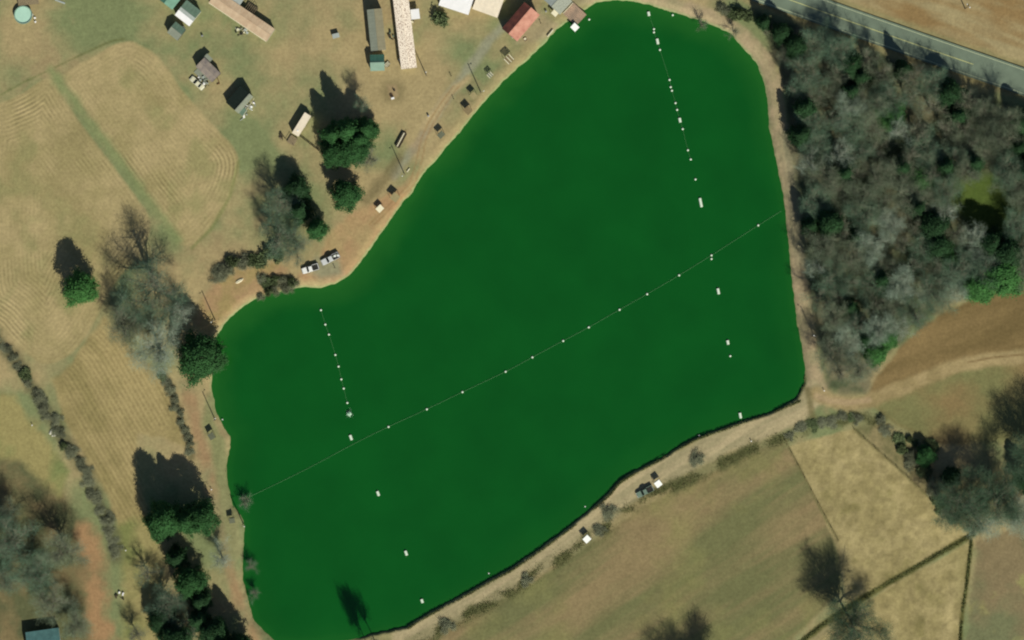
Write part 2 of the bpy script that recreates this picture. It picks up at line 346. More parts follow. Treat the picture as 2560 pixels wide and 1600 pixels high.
def grid_mesh(name, co, quads, attrs, m):
    me = bpy.data.meshes.new(name)
    me.vertices.add(len(co)); me.vertices.foreach_set('co', np.ascontiguousarray(co, np.float32).ravel())
    n = len(quads); me.loops.add(n * 4); me.loops.foreach_set('vertex_index', quads.astype(np.int32).ravel())
    me.polygons.add(n); me.polygons.foreach_set('loop_start', np.arange(0, n * 4, 4, dtype=np.int32))
    me.polygons.foreach_set('use_smooth', np.ones(n, bool))
    me.update(calc_edges=True)
    for an, a in attrs.items():
        if a.ndim == 2:
            t = me.attributes.new(an, 'FLOAT_COLOR', 'POINT'); t.data.foreach_set('color', np.hstack([a, np.ones((len(a), 1))]).astype(np.float32).ravel())
        else:
            t = me.attributes.new(an, 'FLOAT', 'POINT'); t.data.foreach_set('value', a.astype(np.float32))
    me.materials.append(m); return me
CO = np.stack([(X - 1280) * MPP, (800 - Y) * MPP, Z], -1).reshape(-1, 3)
idx = np.arange(NX * NY).reshape(NY, NX)
Q = np.stack([idx[1:, :-1], idx[1:, 1:], idx[:-1, 1:], idx[:-1, :-1]], -1).reshape(-1, 4)
# majority region of a cell: its upper-left corner is enough at this step
QR = REG[:-1, :-1].ravel(); deep = (SDL[:-1, :-1] < -26).ravel()
fl = {'tint': col.reshape(-1, 3), 'rows': ROW.ravel(), 'row_amount': ROWA.ravel()}
land_text = {'ground': ('patchy green and tan grass around the buildings and lake', 'grass'), 'pasture': ('wide olive brown pasture below the dam', 'field'),
 'paddock': ('pale straw coloured paddock between dark fence lines', 'field'), 'scrubland': ('rough grey brown scrub ground under bare trees', 'ground'),
 'bare_field': ('dull brown field beside the wood', 'field'), 'woodland_floor': ('dark leaf littered floor of the wood', 'ground'),
 'glade': ('small bright olive green glade inside the wood', 'clearing'), 'verge': ('dry tan grass verge beyond the highway', 'verge'),
 'mown_field': ('tan hay field lobe with curved mowing rows west of the green strip', 'field'), 'mown_field_east': ('tan hay field lobe with curved mowing rows east of the green strip', 'field'),
 'stubble_field': ('tan stubble field between the two hedgerows', 'field'), 'dirt_yard': ('bare orange dirt yard among the bare trees', 'dirt'),
 'clay_bank': ('orange clay bank on the north-west shore', 'bank'), 'dirt_track': ('orange dirt track along the west shore', 'track'),
 'lake_track': ('pale dirt track between the lake and the wood', 'track'), 'dam_track': ('pale grassy track on top of the dam', 'track'),
 'farm_track': ('tan farm track leading off past the brown field', 'track'), 'gravel_drive': ('grey gravel drive leading down from the red roofed barn', 'drive'),
 'lake_bank': ('wet green bank sloping under the lake', 'bank')}
for k, nm in enumerate(names):
    q = Q[(QR == k) & ~deep]
    if not len(q): continue
    u, inv = np.unique(q, return_inverse=True); co = CO[u]; qq = inv.reshape(-1, 4); at_ = {n: a[u] for n, a in fl.items()}
    if nm == 'ground':                       # the same sheet runs on to the horizon
        x0, x1, y0, y1 = CO[:, 0].min(), CO[:, 0].max(), CO[:, 1].min(), CO[:, 1].max(); F = 2500.0; b = len(co)
        ring = np.array([(x, y, .0) for y in (-F, y0, y1, F) for x in (-F, x0, x1, F)], np.float32); co = np.vstack([co, ring])
        rq = np.array([[b + r * 4 + c, b + r * 4 + c + 1, b + r * 4 + c + 5, b + r * 4 + c + 4] for r in range(3) for c in range(3) if (r, c) != (1, 1)])
        qq = np.vstack([qq, rq]); at_ = {n: (np.vstack([a, np.tile(C(136,134,92), (16, 1))]) if a.ndim == 2 else np.hstack([a, np.zeros(16)])) for n, a in at_.items()}
    tag(link(nm, grid_mesh(nm, co, qq, at_, land)), land_text[nm][0], land_text[nm][1], kind='structure')

# water sheet
wstep = 2
sel = (SDL[:-1, :-1] < 22).ravel() & (np.abs(sdist(X, Y, LAKE)[:-1, :-1]).ravel() < 1e8)
q = Q[sel]; u, inv = np.unique(q, return_inverse=True); co = CO[u].copy(); co[:, 2] = WATER_Z
sdw = SDL.ravel()[u]; n2 = N2.ravel()[u]; n1 = N1.ravel()[u]
shallow = smooth(-70, -4, sdw + (n2 - .5) * 60) * (0.2 + .8 * nw.ravel()[u]) * .5 + smooth(-16, -2, sdw) * .15
wm = mat('lake_water', (13, 83, 26), rough=.12, var=.09, scale=.06, spec=.3)
nt = wm.node_tree; B = nt.nodes['Principled BSDF']; src = B.inputs['Base Color'].links[0].from_socket
at = node('ShaderNodeAttribute', attribute_name='shallow'); mx = node('ShaderNodeMix', data_type='RGBA')
nt.links.new(at.outputs['Fac'], mx.inputs['Factor']); nt.links.new(src, mx.inputs[6]); mx.inputs[7].default_value = (*lin((40, 104, 36)), 1); nt.links.new(mx.outputs[2], B.inputs['Base Color'])
geo = node('ShaderNodeNewGeometry'); rp = node('ShaderNodeTexNoise'); rp.inputs['Scale'].default_value = 1.6; rp.inputs['Detail'].default_value = 4
nt.links.new(geo.outputs['Position'], rp.inputs['Vector']); bp = node('ShaderNodeBump'); bp.inputs['Strength'].default_value = .12; bp.inputs['Distance'].default_value = .1
nt.links.new(rp.outputs['Fac'], bp.inputs['Height']); nt.links.new(bp.outputs[0], B.inputs['Normal'])
tag(link('lake', grid_mesh('lake', co, inv.reshape(-1, 4), {'shallow': cl(shallow)}, wm)), 'deep green lake filling the middle of the view', 'lake', kind='structure')

# highway: a raised strip with its painted lines
asph = mat('asphalt', (112, 126, 106), .9, .1, .35, .1)
paint_y = mat('yellow_line_paint', (196, 196, 130), .7, .15, 3); paint_w = mat('white_line_paint', (188, 196, 156), .7, .15, 3)
rc = curve(RD, 8)
def offset_line(P, o):
    out = []
    for i, p in enumerate(P):
        a, b = P[max(0, i - 1)], P[min(len(P) - 1, i + 1)]; dx, dy = b[0] - a[0], b[1] - a[1]; l = math.hypot(dx, dy)
        out.append((p[0] - dy / l * o, p[1] + dx / l * o))
    return out
def strip(P, o0, o1, z, t):
    A, B_ = offset_line(P, o0), offset_line(P, o1); mb = MB()
    secs = []
    for a, b in zip(A, B_):
        (ax, ay), (bx, by) = W(*a), W(*b); secs.append([(ax, ay, z - t), (bx, by, z - t), (bx, by, z), (ax, ay, z)])
    return mb.loft(secs)
hw = tag(strip(rc, -33, 33, .42, .5).build('highway', asph), 'two lane grey highway crossing the top right corner', 'road', kind='structure')
strip(rc, -28.6, -27.3, .436, .01).build('edge_line', paint_w, hw); strip(rc, 27.3, 28.6, .436, .01).build('edge_line', paint_w, hw)
cut = [p for p in rc if p[0] <= 2436]
strip(cut, -.9, .9, .436, .01).build('centre_line', paint_y, hw)

# ------------------------------------------------------------------ materials
M = {}
M['white_metal'] = mat('white_metal_roof', (246, 244, 238), .5, .04, .6)
M['cream_metal'] = mat('cream_roof', (238, 224, 196), .6, .08, .8)
M['cream'] = mat('cream_paint', (228, 220, 186), .6, .06, 1)
M['grey_metal'] = mat('grey_metal_roof', (168, 176, 166), .55, .12, .7)
M['greygreen'] = mat('grey_green_roof', (104, 128, 108), .7, .15, .8)
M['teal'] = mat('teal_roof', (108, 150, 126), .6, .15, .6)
M['darkteal'] = mat('dark_teal_roof', (80, 128, 108), .7, .15, .6)  # darker teal, used on the northern roof slopes
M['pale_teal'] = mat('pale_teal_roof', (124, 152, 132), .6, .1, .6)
M['pinktan'] = mat('pink_tan_roof', (212, 190, 156), .8, .06, .5, rgb2=(188, 160, 128), thr=(.3, .75))
M['dull_tan'] = mat('dull_tan_roof', (142, 136, 108), .85, .1, .5)
M['dull_grey'] = mat('dull_grey_roof', (136, 142, 124), .85, .1, .5)
M['coated'] = mat('patched_white_coating', (246, 232, 208), .8, .08, 3.2, .2, rgb2=(150, 118, 96), thr=(.36, .5))
M['redbrown'] = mat('shaded_red_roof', (132, 76, 62), .75, .1, .7, rgb2=(96, 60, 52), thr=(.3, .75))  # darker red carries the unlit barn slope's shade; the noise adds stains
M['pink'] = mat('sunlit_red_roof', (206, 152, 128), .75, .06, .6, rgb2=(176, 116, 96), thr=(.3, .72))  # the same barn red lightened as its sunlit slope, with noise stains
M['deckpink'] = mat('stained_deck_boards', (176, 148, 122), .85, .1, .5, rgb2=(138, 122, 104))
M['speckle'] = mat('speckled_shingle', (160, 164, 146), .9, .25, 4)
M['blue_roof'] = mat('blue_metal_roof', (84, 122, 118), .5, .2, .6)
M['shaded_shingle'] = mat('shaded_green_shingle', (52, 66, 54), .9, .2, 2)  # shade of the slope turned from the sun is put into this colour
M['ruin_roof'] = mat('weathered_ruin_roof', (148, 136, 120), .9, .2, .7, rgb2=(120, 112, 108))
M['wall'] = mat('pale_siding', (186, 184, 166), .8, .08, 2); M['wall_dark'] = mat('weathered_boards', (96, 90, 74), .9, .2, 2)
M['wood'] = mat('weathered_wood', (138, 124, 96), .9, .2, 3); M['dark_wood'] = mat('dark_wood', (70, 62, 46), .9, .2, 3)
M['tan_sheet'] = mat('tan_shelter_roof', (152, 140, 98), .8, .12, 1); M['green_sheet'] = mat('dull_green_shelter_roof', (122, 124, 92), .8, .1, 1)
M['brown_sheet'] = mat('brown_shelter_roof', (128, 112, 78), .8, .15, 1); M['grey_sheet'] = mat('slate_grey_shelter_roof', (98, 102, 80), .8, .1, 1)
M['white_cloth'] = mat('white_canopy_cloth', (248, 250, 240), .7, .03, 1)
M['glass'] = mat('dark_glass', (22, 28, 28), .12, .1, 1, spec=.6); M['tyre'] = mat('tyre_rubber', (26, 26, 25), .9, .1, 4); M['chrome'] = mat('grey_bumper_metal', (150, 152, 150), .35, .05, 2)
M['white_car'] = mat('white_car_paint', (240, 240, 232), .3, .02, 1, spec=.5); M['cream_car'] = mat('cream_car_paint', (226, 222, 188), .3, .03, 1, spec=.5)
M['silver_car'] = mat('silver_car_paint', (206, 208, 204), .3, .05, 1, spec=.5); M['green_car'] = mat('grey_green_car_paint', (112, 132, 114), .35, .08, 1, spec=.5)
M['lamp_lens'] = mat('lamp_lens', (232, 230, 214), .2, .03, 1); M['dark'] = mat('dark_plastic', (42, 42, 36), .7, .15, 2)
M['float'] = mat('white_float_plastic', (226, 240, 214), .5, .04, 1); M['rope'] = mat('pale_green_rope', (96, 150, 96), .9, .1, 3)
M['pool'] = mat('pale_teal_pool_water', (180, 218, 194), .15, .06, .6); M['pool_wall'] = mat('teal_pool_wall', (74, 128, 98), .6, .1, 1)
M['stone'] = mat('pale_stone', (200, 198, 178), .9, .12, 2, rnd=.12); M['rust'] = mat('rusty_iron', (112, 84, 56), .85, .2, 3)
M['spray'] = mat('water_spray', (206, 240, 212), .4, .04, 2)
def leafmat(name, rgb, rnd, var=.35):
    m = mat(name, rgb, .8, var, .9, rnd=rnd, spec=.15); return m
LEAF = leafmat('evergreen_leaves', (54, 94, 50), .15); LEAF_D = leafmat('shaded_pine_needles', (46, 76, 44), .2); LEAF_B = leafmat('bright_evergreen_leaves', (66, 112, 56), .12)  # pine needles are a darker copy, the shade on those trees painted in
SCRUB = leafmat('grey_scrub_twigs', (128, 132, 104), .15); SCRUBG = leafmat('dull_green_scrub_leaves', (98, 112, 74), .2)
TWIG = leafmat('grey_brown_twigs', (120, 134, 106), .16, .15); TWIG_P = leafmat('pale_twigs', (150, 168, 144), .12, .12); TWIG_G = leafmat('grey_green_twigs', (104, 132, 104), .14, .15)
TWIG_D = leafmat('dark_green_grey_twigs', (84, 110, 82), .1, .15); BARK = mat('grey_bark', (134, 130, 110), .95, .25, 3); BARK_P = mat('pale_bark', (168, 172, 152), .9, .15, 3); GRASS = leafmat('rough_grass_blades', (118, 116, 70), 0)
GRASSG = leafmat('dark_rough_grass_blades', (106, 112, 68), 0)

# ------------------------------------------------------------------ trees
def quads_mesh(name, ctr, du, dv, m):
    """many free small quads: centre, half axes"""
    n = len(ctr); co = np.stack([ctr - du - dv, ctr + du - dv, ctr + du + dv, ctr - du + dv], 1).reshape(-1, 3)
    me = bpy.data.meshes.new(name); me.vertices.add(n * 4); me.vertices.foreach_set('co', co.astype(np.float32).ravel())
    me.loops.add(n * 4); me.loops.foreach_set('vertex_index', np.arange(n * 4, dtype=np.int32))
    me.polygons.add(n); me.polygons.foreach_set('loop_start', np.arange(0, n * 4, 4, dtype=np.int32)); me.update(calc_edges=True)
    if m: me.materials.append(m)
    return me
def unit(a): return a / np.linalg.norm(a, axis=-1, keepdims=True)

def bare_proto(seed, H=14.0, Rr=6.0, twigs=8000, limbs=10):
    """leafless tree: tapered trunk, forking limbs and a cloud of thin twigs"""
    r = random.Random(seed); rng = np.random.RandomState(seed); wood = MB(); tips = []
    fork = H * r.uniform(.2, .32); lean = Vector((r.uniform(-.5, .5), r.uniform(-.5, .5), 0))
    tr = [Vector((0, 0, -.3)), Vector((0, 0, fork * .5)) + lean * .3, Vector((0, 0, fork)) + lean]
    top = Vector((lean.x * 2, lean.y * 2, H * .62)); tr.append(top)
    wood.tube(tr, [.38, .3, .26, .1], 7)
    def grow(p, d, L, rad, lev):
        pts = [p]; rr = [rad]; n = 4
        for i in range(n):
            d = (d + Vector((r.gauss(0, .22), r.gauss(0, .22), r.gauss(.06, .14)))).normalized()
            p = p + d * (L / n); pts.append(p); rr.append(max(.02, rad * (1 - .8 * (i + 1) / n)))
        wood.tube(pts, rr, 5 if lev == 0 else 3, False)
        if lev < 2:
            for i in range(1, n + 1):
                for _ in range(3 if lev == 0 else 2):
                    q = pts[i]; dd = (d + Vector((r.gauss(0, .75), r.gauss(0, .75), r.gauss(.1, .4)))).normalized()
                    grow(q, dd, L * r.uniform(.36, .55), rr[i] * .7 + .012, lev + 1)
        if lev >= 1:
            for i in range(1, n + 1): tips.append((pts[i], d))
    for k in range(limbs):
        a = 2 * math.pi * (k + r.uniform(-.3, .3)) / limbs; t = r.random(); base = tr[2].lerp(tr[3], t * .85)
        el = math.radians(r.uniform(22, 48) + 18 * t); d = Vector((math.cos(a) * math.cos(el), math.sin(a) * math.cos(el), math.sin(el)))
        grow(base, d, Rr * r.uniform(.8, 1.15) * (1.05 - .35 * t), .2 - .07 * t, 0)
    P = np.array([t[0] for t in tips]); D = np.array([t[1] for t in tips])
    vox = np.floor(P / 1.3).astype(int); _, vi, vc = np.unique(vox, axis=0, return_inverse=True, return_counts=True); wt = 1.0 / vc[vi.ravel()] ** .85
    wt *= .4 + np.hypot(P[:, 0], P[:, 1]) / Rr
    k = rng.choice(len(P), twigs, p=wt / wt.sum()); d = unit(D[k] + rng.normal(0, .75, (twigs, 3)) + (0, 0, .12)); L = rng.uniform(.3, .8, twigs)[:, None]
    c = P[k] + d * L * rng.uniform(.6, 1.5, (twigs, 1)) + rng.normal(0, .55, (twigs, 3)); side = unit(np.cross(d, rng.normal(0, 1, (twigs, 3)))) * rng.uniform(.006, .0135, twigs)[:, None]
    return wood, (c, d * L, side)
def pine_proto(seed, H=14.0, Rr=4.2, n=15000, shape='cone', leaf=(.09, .2)):
    """evergreen: boughs of leaf sprays set all over a crown that reaches low down the trunk"""
    rng = np.random.RandomState(seed); wood = MB(); wood.tube([(0, 0, -.3), (.1, 0, H * .5), (0, .1, H * .95)], [.34, .22, .05], 7)
    K = 300; z = rng.uniform(.0, 1.0, K); a = rng.uniform(0, 2 * math.pi, K)
    env = np.minimum(1, (z + .12) * 3.2) * (1 - z) ** .72 if shape == 'cone' else np.minimum(1, (z + .2) * 2.2) * np.sqrt(np.clip(1 - z ** 2.3, .01, 1))
    lob = 1 + .16 * np.sin(3 * a + seed + 5 * z) + .13 * np.sin(5 * a + 2 * seed - 9 * z) + rng.normal(0, .07, K)
    rad = Rr * env * lob * np.sqrt(rng.uniform(.35, 1.0, K)); cz = H * (.1 + .9 * z)
    cc = np.stack([rad * np.cos(a), rad * np.sin(a), cz - rad * .1], 1)
    for i in range(0, K, 5): wood.tube([(0, 0, cc[i][2] * .95), tuple(cc[i])], [.05, .02], 3, False)
    k = rng.randint(0, K, n); sp = (.26 + .34 * env[k])[:, None] * Rr / 4.2
    c = cc[k] + rng.normal(0, 1, (n, 3)) * sp * (.8, .8, .6)
    out = np.stack([np.cos(a[k]), np.sin(a[k]), .45 + .9 * z[k]], 1); nrm = unit(unit(out) + rng.normal(0, .55, (n, 3)))
    u = unit(np.cross(nrm, rng.normal(0, 1, (n, 3)))); v = np.cross(nrm, u); s = rng.uniform(*leaf, n)[:, None]
    return wood, (c, u * s, v * s * .6)
def bush_proto(seed, n=1500, twiggy=False):
    rng = np.random.RandomState(seed); wood = MB(); r = random.Random(seed); K = 26
    a = rng.uniform(0, 2 * math.pi, K); rad = np.sqrt(rng.uniform(0, 1, K)) * (1 + .3 * np.sin(3 * a + seed)); z = rng.uniform(.25, 1, K) * (1.15 - .5 * rad)
    cc = np.stack([rad * np.cos(a), rad * np.sin(a), z], 1)
    for p in cc[::2]: wood.tube([(r.uniform(-.1, .1), r.uniform(-.1, .1), -.1), (p[0] * .5, p[1] * .5, p[2] * .6), tuple(p)], [.03, .02, .008], 3, False)
    k = rng.randint(0, K, n); c = cc[k] + rng.normal(0, .2, (n, 3)); u = unit(rng.normal(0, 1, (n, 3))); v = unit(np.cross(u, rng.normal(0, 1, (n, 3))))
    if twiggy: s = rng.uniform(.12, .3, n)[:, None]; return wood, (c, u * s, v * .011)
    s = rng.uniform(.05, .12, n)[:, None]; return wood, (c, u * s, v * s * .6)
PROTO = {}
SPARSE = {}
def protos(key, gens, leafm, barkm):
    PROTO[key] = [(wd.mesh('trunk', barkm), quads_mesh('crown', *q, leafm)) for wd, q in gens]
bare = [bare_proto(100 + i, limbs=9 + i % 3) for i in range(6)]
protos('bare', bare, TWIG, BARK); protos('bare_pale', bare[:3], TWIG_P, BARK_P); protos('bare_green', bare[2:6], TWIG_G, BARK)
protos('bare_dense', [bare_proto(150 + i, twigs=17000, limbs=13) for i in range(2)], TWIG_D, BARK)
thin = [bare_proto(170 + i, twigs=3200, limbs=8) for i in range(4)]
for k_, a_, b_ in (('bare', TWIG, BARK), ('bare_pale', TWIG_P, BARK_P), ('bare_green', TWIG_G, BARK)): protos(k_ + '_thin', thin, a_, b_)
cones = [pine_proto(200 + i, shape='cone') for i in range(3)]; rounds = [pine_proto(220 + i, Rr=4.6, n=17000, shape='round') for i in range(3)]
protos('pine', cones + rounds, LEAF, BARK); protos('pine_dark', cones + rounds[:1], LEAF_D, BARK); protos('pine_bright', rounds, LEAF_B, BARK)
protos('bush', [bush_proto(300 + i) for i in range(4)], SCRUBG, BARK); protos('scrub', [bush_proto(320 + i, 1700, True) for i in range(4)], SCRUB, BARK)
def plant(key, name, label, cat, px, py, h, r, group=None, k=None, h0=14.0, r0=None):
    t = thing(name, label, cat, px, py, R.uniform(0, 6.28), group)
    pr = PROTO[key]; i = R.randrange(len(pr)) if k is None else k % len(pr); tm, cm = pr[i]
    link('trunk', tm, t); link('crown', cm, t)
    if r0 is None: r0 = {'bare': 6.6, 'pine': 4.4}.get(key.split('_')[0], 1.1)
    if key in ('bush', 'scrub'): h0 = 1.1
    t.scale = (r / r0, r / r0, h / h0); return t
def bare_t(label, px, py, h, r, key='bare', **k):
    if r < 4.9 and key + '_thin' in PROTO: key += '_thin'
    return plant(key, 'bare_tree', label, 'tree', px, py, h, r, **k)
def pine_t(label, px, py, h, r, key='pine', **k): return plant(key, 'evergreen_tree', label, 'tree', px, py, h, r, **k)

# --- trees on the west side
pine_t('lone bright green evergreen with long shadow in the mown field', 207, 722, 14, 4.6, 'pine_bright', k=0)
bare_t('tallest bare tree with grey limbs spreading beside the mown field', 396, 722, 19, 9.6, 'bare_green', k=1)
bare_t('pale grey bare tree just below the tallest one, by the hedgerow top', 396, 872, 15, 8.4, 'bare_pale', k=1)
bare_t('brownish bare tree at the field side of the grey tree cluster', 312, 806, 14, 7.0, k=2)
bare_t('small grey bare tree squeezed between the tallest tree and the lakeside evergreen', 455, 790, 12, 4.6, 'bare_pale', k=0)
pine_t('broad dark evergreen overhanging the west shore', 508, 893, 16.5, 6.4, k=3)
for l, x, y, h, r, k in (('tallest evergreen of the clump behind the cream trailer', 872, 330, 18, 5.0, 0), ('evergreen nearest the cream trailer in that clump', 832, 340, 14, 4.4, 1),
    ('eastern evergreen of the clump, touching the grass by the drive', 916, 326, 12.5, 4.4, 2), ('lower evergreen of the clump, shading the dark fence end', 842, 384, 11, 4.2, 4),
    ('southernmost evergreen of the clump, above the brown bare tree', 884, 374, 13, 4.8, 3), ('small evergreen in the heart of the clump', 900, 352, 15, 4.2, 1)): pine_t(l, x, y, h, r, k=k)
bare_t('thin bare tree north of the evergreen clump', 905, 265, 11, 3.2, 'bare_green', k=0)
bare_t('brown bare tree between the evergreen clump and the gravel drive', 925, 395, 9, 4.4, k=0)
pine_t('evergreen between the dark fence and the clay bank', 866, 488, 11.5, 4.2, k=4)
pine_t('slim tall evergreen above the two parked pickups', 795, 575, 17, 3.9, k=0)
pine_t('dark evergreen half hidden behind the slim tall one', 752, 528, 14, 4.4, 'pine_dark', k=1)
pine_t('dark evergreen at the field corner, north of the slim tall one', 742, 478, 10, 3.8, 'pine_dark', k=3)
bare_t('dark bare tree left of the slim tall evergreen', 698, 602, 13, 6.2, 'bare_green', k=1)
bare_t('bare tree north of the slim tall evergreen, at the field corner', 712, 520, 12, 5.6, 'bare_green', k=2)
bare_t('grey bare tree leaning over the scrub above the pickups', 742, 622, 9, 5.0, k=3)
for l, x, y, h, r, k in (('western evergreen of the tall row by the west track', 420, 1292, 20, 4.6, 3), ('middle evergreen of the tall row by the west track', 470, 1300, 20, 5.2, 1),
    ('eastern evergreen of the tall row by the west track', 506, 1292, 18, 4.6, 4), ('evergreen standing just below the tall row, next to the pale bare tree', 478, 1452, 14.5, 4.6, 4),
    ('low evergreen behind the tall row, nearest the stubble field', 405, 1312, 14, 4.2, 3)): pine_t(l, x, y, h, r, k=k)
pine_t('dark evergreen at the bottom edge beside the lake corner', 602, 1612, 18, 4.6, 'pine_dark', k=0); pine_t('dark evergreen at the bottom edge, left of the one by the lake corner', 566, 1622, 19, 4.4, 'pine_dark', k=2)
for l, x, y, h, r in (('dark evergreen added over the shadow straight below the tall row', 446, 1392, 13, 4.2), ('dark evergreen just below the one next to the pale bare tree', 505, 1498, 13, 4.2), ('dark evergreen at the bottom between stubble field and lake corner, upper one', 500, 1548, 13, 4.4), ('dark evergreen on the bottom edge below the grey bare tree', 446, 1598, 14, 4.6), ('lower left dark evergreen under the tall row, nearest the stubble field foot', 405, 1548, 10, 3.8), ('dark evergreen just left of the lake corner', 540, 1578, 15, 4.2)): pine_t(l, x, y, h, r, 'pine_dark')  # first evergreen is added in the gap where only a tree shadow lies
bare_t('pale bare tree on the west track end, by the lake', 556, 1392, 10, 4.6, 'bare_pale', k=2)
bare_t('small grey green tree leaning over the water at the cable end', 612, 1254, 5, 3.0, 'bare_green', k=0)
bare_t('small grey green tree leaning over the water near the pale bare tree', 628, 1418, 5, 2.6, 'bare_green', k=1)
bare_t('small grey green shore tree just above the south-west lake corner', 636, 1484, 5, 2.4, 'bare_green', k=2)
bare_t('grey bare tree below the evergreen row', 418, 1505, 11, 5.6, 'bare_green', k=2); bare_t('bushy greenish bare tree at the foot of the stubble field', 372, 1432, 8, 4.0, 'bare_green', k=3)
bare_t('bare tree at the bottom edge right of the dirt yard', 345, 1585, 9, 3.8, k=4); bare_t('greyish bare tree left of the bottom evergreens', 470, 1570, 10, 4.8, 'bare_green', k=0)
for l, x, y, h, r, k, m in (('big bare tree casting a forked shadow by the dirt yard', 165, 1372, 15, 6.6, 1, 'bare'), ('bare grey tree at the left edge of the scrub corner', 40, 1345, 14, 7.4, 2, 'bare_green'),
    ('greenish bare tree in the middle of the scrub corner', 95, 1425, 12, 7.2, 3, 'bare_green'), ('bare tree above the blue roofed house', 140, 1500, 11, 6.0, 4, 'bare'),
    ('bare tree between the blue roofed house and the dirt yard', 196, 1556, 9, 5.2, 5, 'bare'), ('small bare tree at the very left edge above the blue roofed house', 15, 1455, 9, 5.6, 0, 'bare_green'),
    ('low bare tree at the top of the scrub corner, left edge', 8, 1285, 10, 5.4, 4, 'bare')): bare_t(l, x, y, h, r, m, k=k)
# --- south and east
bare_t('narrow grey tree at the bottom edge whose shadow falls on the water', 940, 1608, 16, 2.6, 'bare', k=0)
bare_t('second narrow grey tree at the bottom edge, behind the first', 925, 1630, 19, 2.4, 'bare_dense', k=1)
bare_t('tree at the bottom edge of the pasture, only its top showing', 1758, 1742, 20, 9.4, 'bare_dense', k=1)
bare_t('large spreading tree on the dark ditch line between pasture and paddock', 2132, 1562, 21, 8.6, 'bare_dense', k=0)
bare_t('grey green tree at the meeting of the fence and ditch lines', 2400, 1252, 17, 8.6, 'bare_dense', k=0); bare_t('grey green tree right of the fence meeting point', 2482, 1238, 16.5, 8.2, 'bare_dense', k=1)
bare_t('grey tree just above the fence meeting point, lowest of its cluster', 2448, 1312, 11, 6.4, 'bare_pale', k=2)
bare_t('pale tree at the right edge near the fence meeting point', 2548, 1292, 13, 7.0, 'bare_pale', k=1); pine_t('dark evergreen at the right edge below the brown field', 2562, 1200, 12, 4.6, 'pine_dark', k=2)
bare_t('bare tree at the right edge of the brown field', 2588, 1128, 17, 8.5, 'bare_dense', k=0); pine_t('small evergreen in the brambles by the paddock corner', 2312, 1138, 6, 2.8, k=4)
pine_t('dark evergreen behind the grey green pair', 2375, 1190, 9, 3.6, 'pine_dark', k=0); bare_t('brown brambly tree on the paddock fence line', 2345, 1225, 6, 4.2, k=5)
bare_t('lower brown brambly tree on the paddock fence line', 2395, 1275, 6, 4.0, k=2)
plant('bush', 'round_shrub', 'round dark shrub at the corner of the big white roof', 'shrub', 1103, 47, 3.0, 2.6)

# --- the wood
rw = random.Random(21)
fix = []
bright = [(2225, 290, 9, 4.3), (2300, 452, 10, 4.5), (2362, 655, 9, 3.4), (2500, 692, 13, 6.0), (2440, 716, 11, 4.8), (2182, 882, 9, 3.6), (2215, 845, 8, 3.0)]
btxt = ['bright green evergreen in the upper middle of the wood', 'bright green evergreen left of the olive glade', 'small bright green evergreen alone below the glade',
        'largest bright green evergreen at the wood edge by the brown field', 'bright green evergreen next to the largest, at the wood edge', 'bright evergreen at the lower tip of the wood', 'smaller bright evergreen above the one at the lower tip']
for l, (x, y, h, r) in zip(btxt, bright): pine_t(l, x, y, h, r, 'pine_bright'); fix.append((x, y))
dark = [(1908,58,9,2.6),(1952,84,10,2.8),(1985,118,11,3.4),(2148,196,18,4.2),(2122,168,16,3.8),(2125,232,14,4),(2255,176,12,3.4),(2372,236,15,4),(2392,292,14,4),(2552,308,16,5),(2540,372,15,4.6),
        (2565,430,15,4.6),(2552,560,15,4.6),(2010,272,15,4.4),(1998,340,14,4.2),(2058,326,13,4),(2108,436,14,4.2),(2252,420,13,4),(2250,360,12,4),(2328,566,14,4.4),(2340,618,13,4),(2058,690,13,3.8),
        (2070,560,14,4),(2136,594,12,3.8),(2388,628,14,4.4),(2510,635,14,4.6),(2160,846,12,3.6),(2112,866,10,3.2),(2024,566,12,3.6),(2200,700,13,4),(2170,470,13,4),(2290,520,14,4.2),(2360,420,14,4.4),
        (2060,430,12,3.6),(2470,610,13,4),(2430,410,13,4),(2210,560,12,3.8),(2120,770,12,3.6)]
for i, (x, y, h, r) in enumerate(dark):
    if i > 11 and i % 3 == 0: continue
    if y < 135 + (x - 1900) * .4: h = min(h, 12)
    e = 'along the highway' if y < 130 + (x - 1900) * .36 else ('at the lakeside edge' if x < 2075 else 'deep inside')
    pine_t({'along the highway': 'dark evergreen in the wood along the highway', 'at the lakeside edge': 'dark evergreen at the lakeside edge of the wood', 'deep inside': 'dark evergreen deep inside the wood'}[e],
           x, y, h, r, 'pine_dark', group='dark evergreens of the wood ' + e); fix.append((x, y))
def inside(px, py, P):
    c = False
    for (x0, y0), (x1, y1) in zip(P, P[1:] + [P[0]]):
        if (y0 > py) != (y1 > py) and px < (x1 - x0) * (py - y0) / (y1 - y0) + x0: c = not c
    return c
MARKS = [((2458, 510), 'the olive glade'), ((2225, 288), 'the upper bright evergreen'), ((2300, 452), 'the bright evergreen beside the glade'), ((2362, 655), 'the small bright evergreen'), ((2500, 692), 'the largest bright evergreen'),
         ((2182, 880), 'the lower bright evergreen'), ((1956, 527), 'the rope end on the east shore'), ((2036, 842), 'the pole on the lake track'), ((2433, 161), 'the end of the yellow road line'), ((1925, 165), 'the bend of the lake track'), ((2180, 125), 'the highway bottleneck of trees')]
MARKS = MARKS[:-1]; SEEN = {}
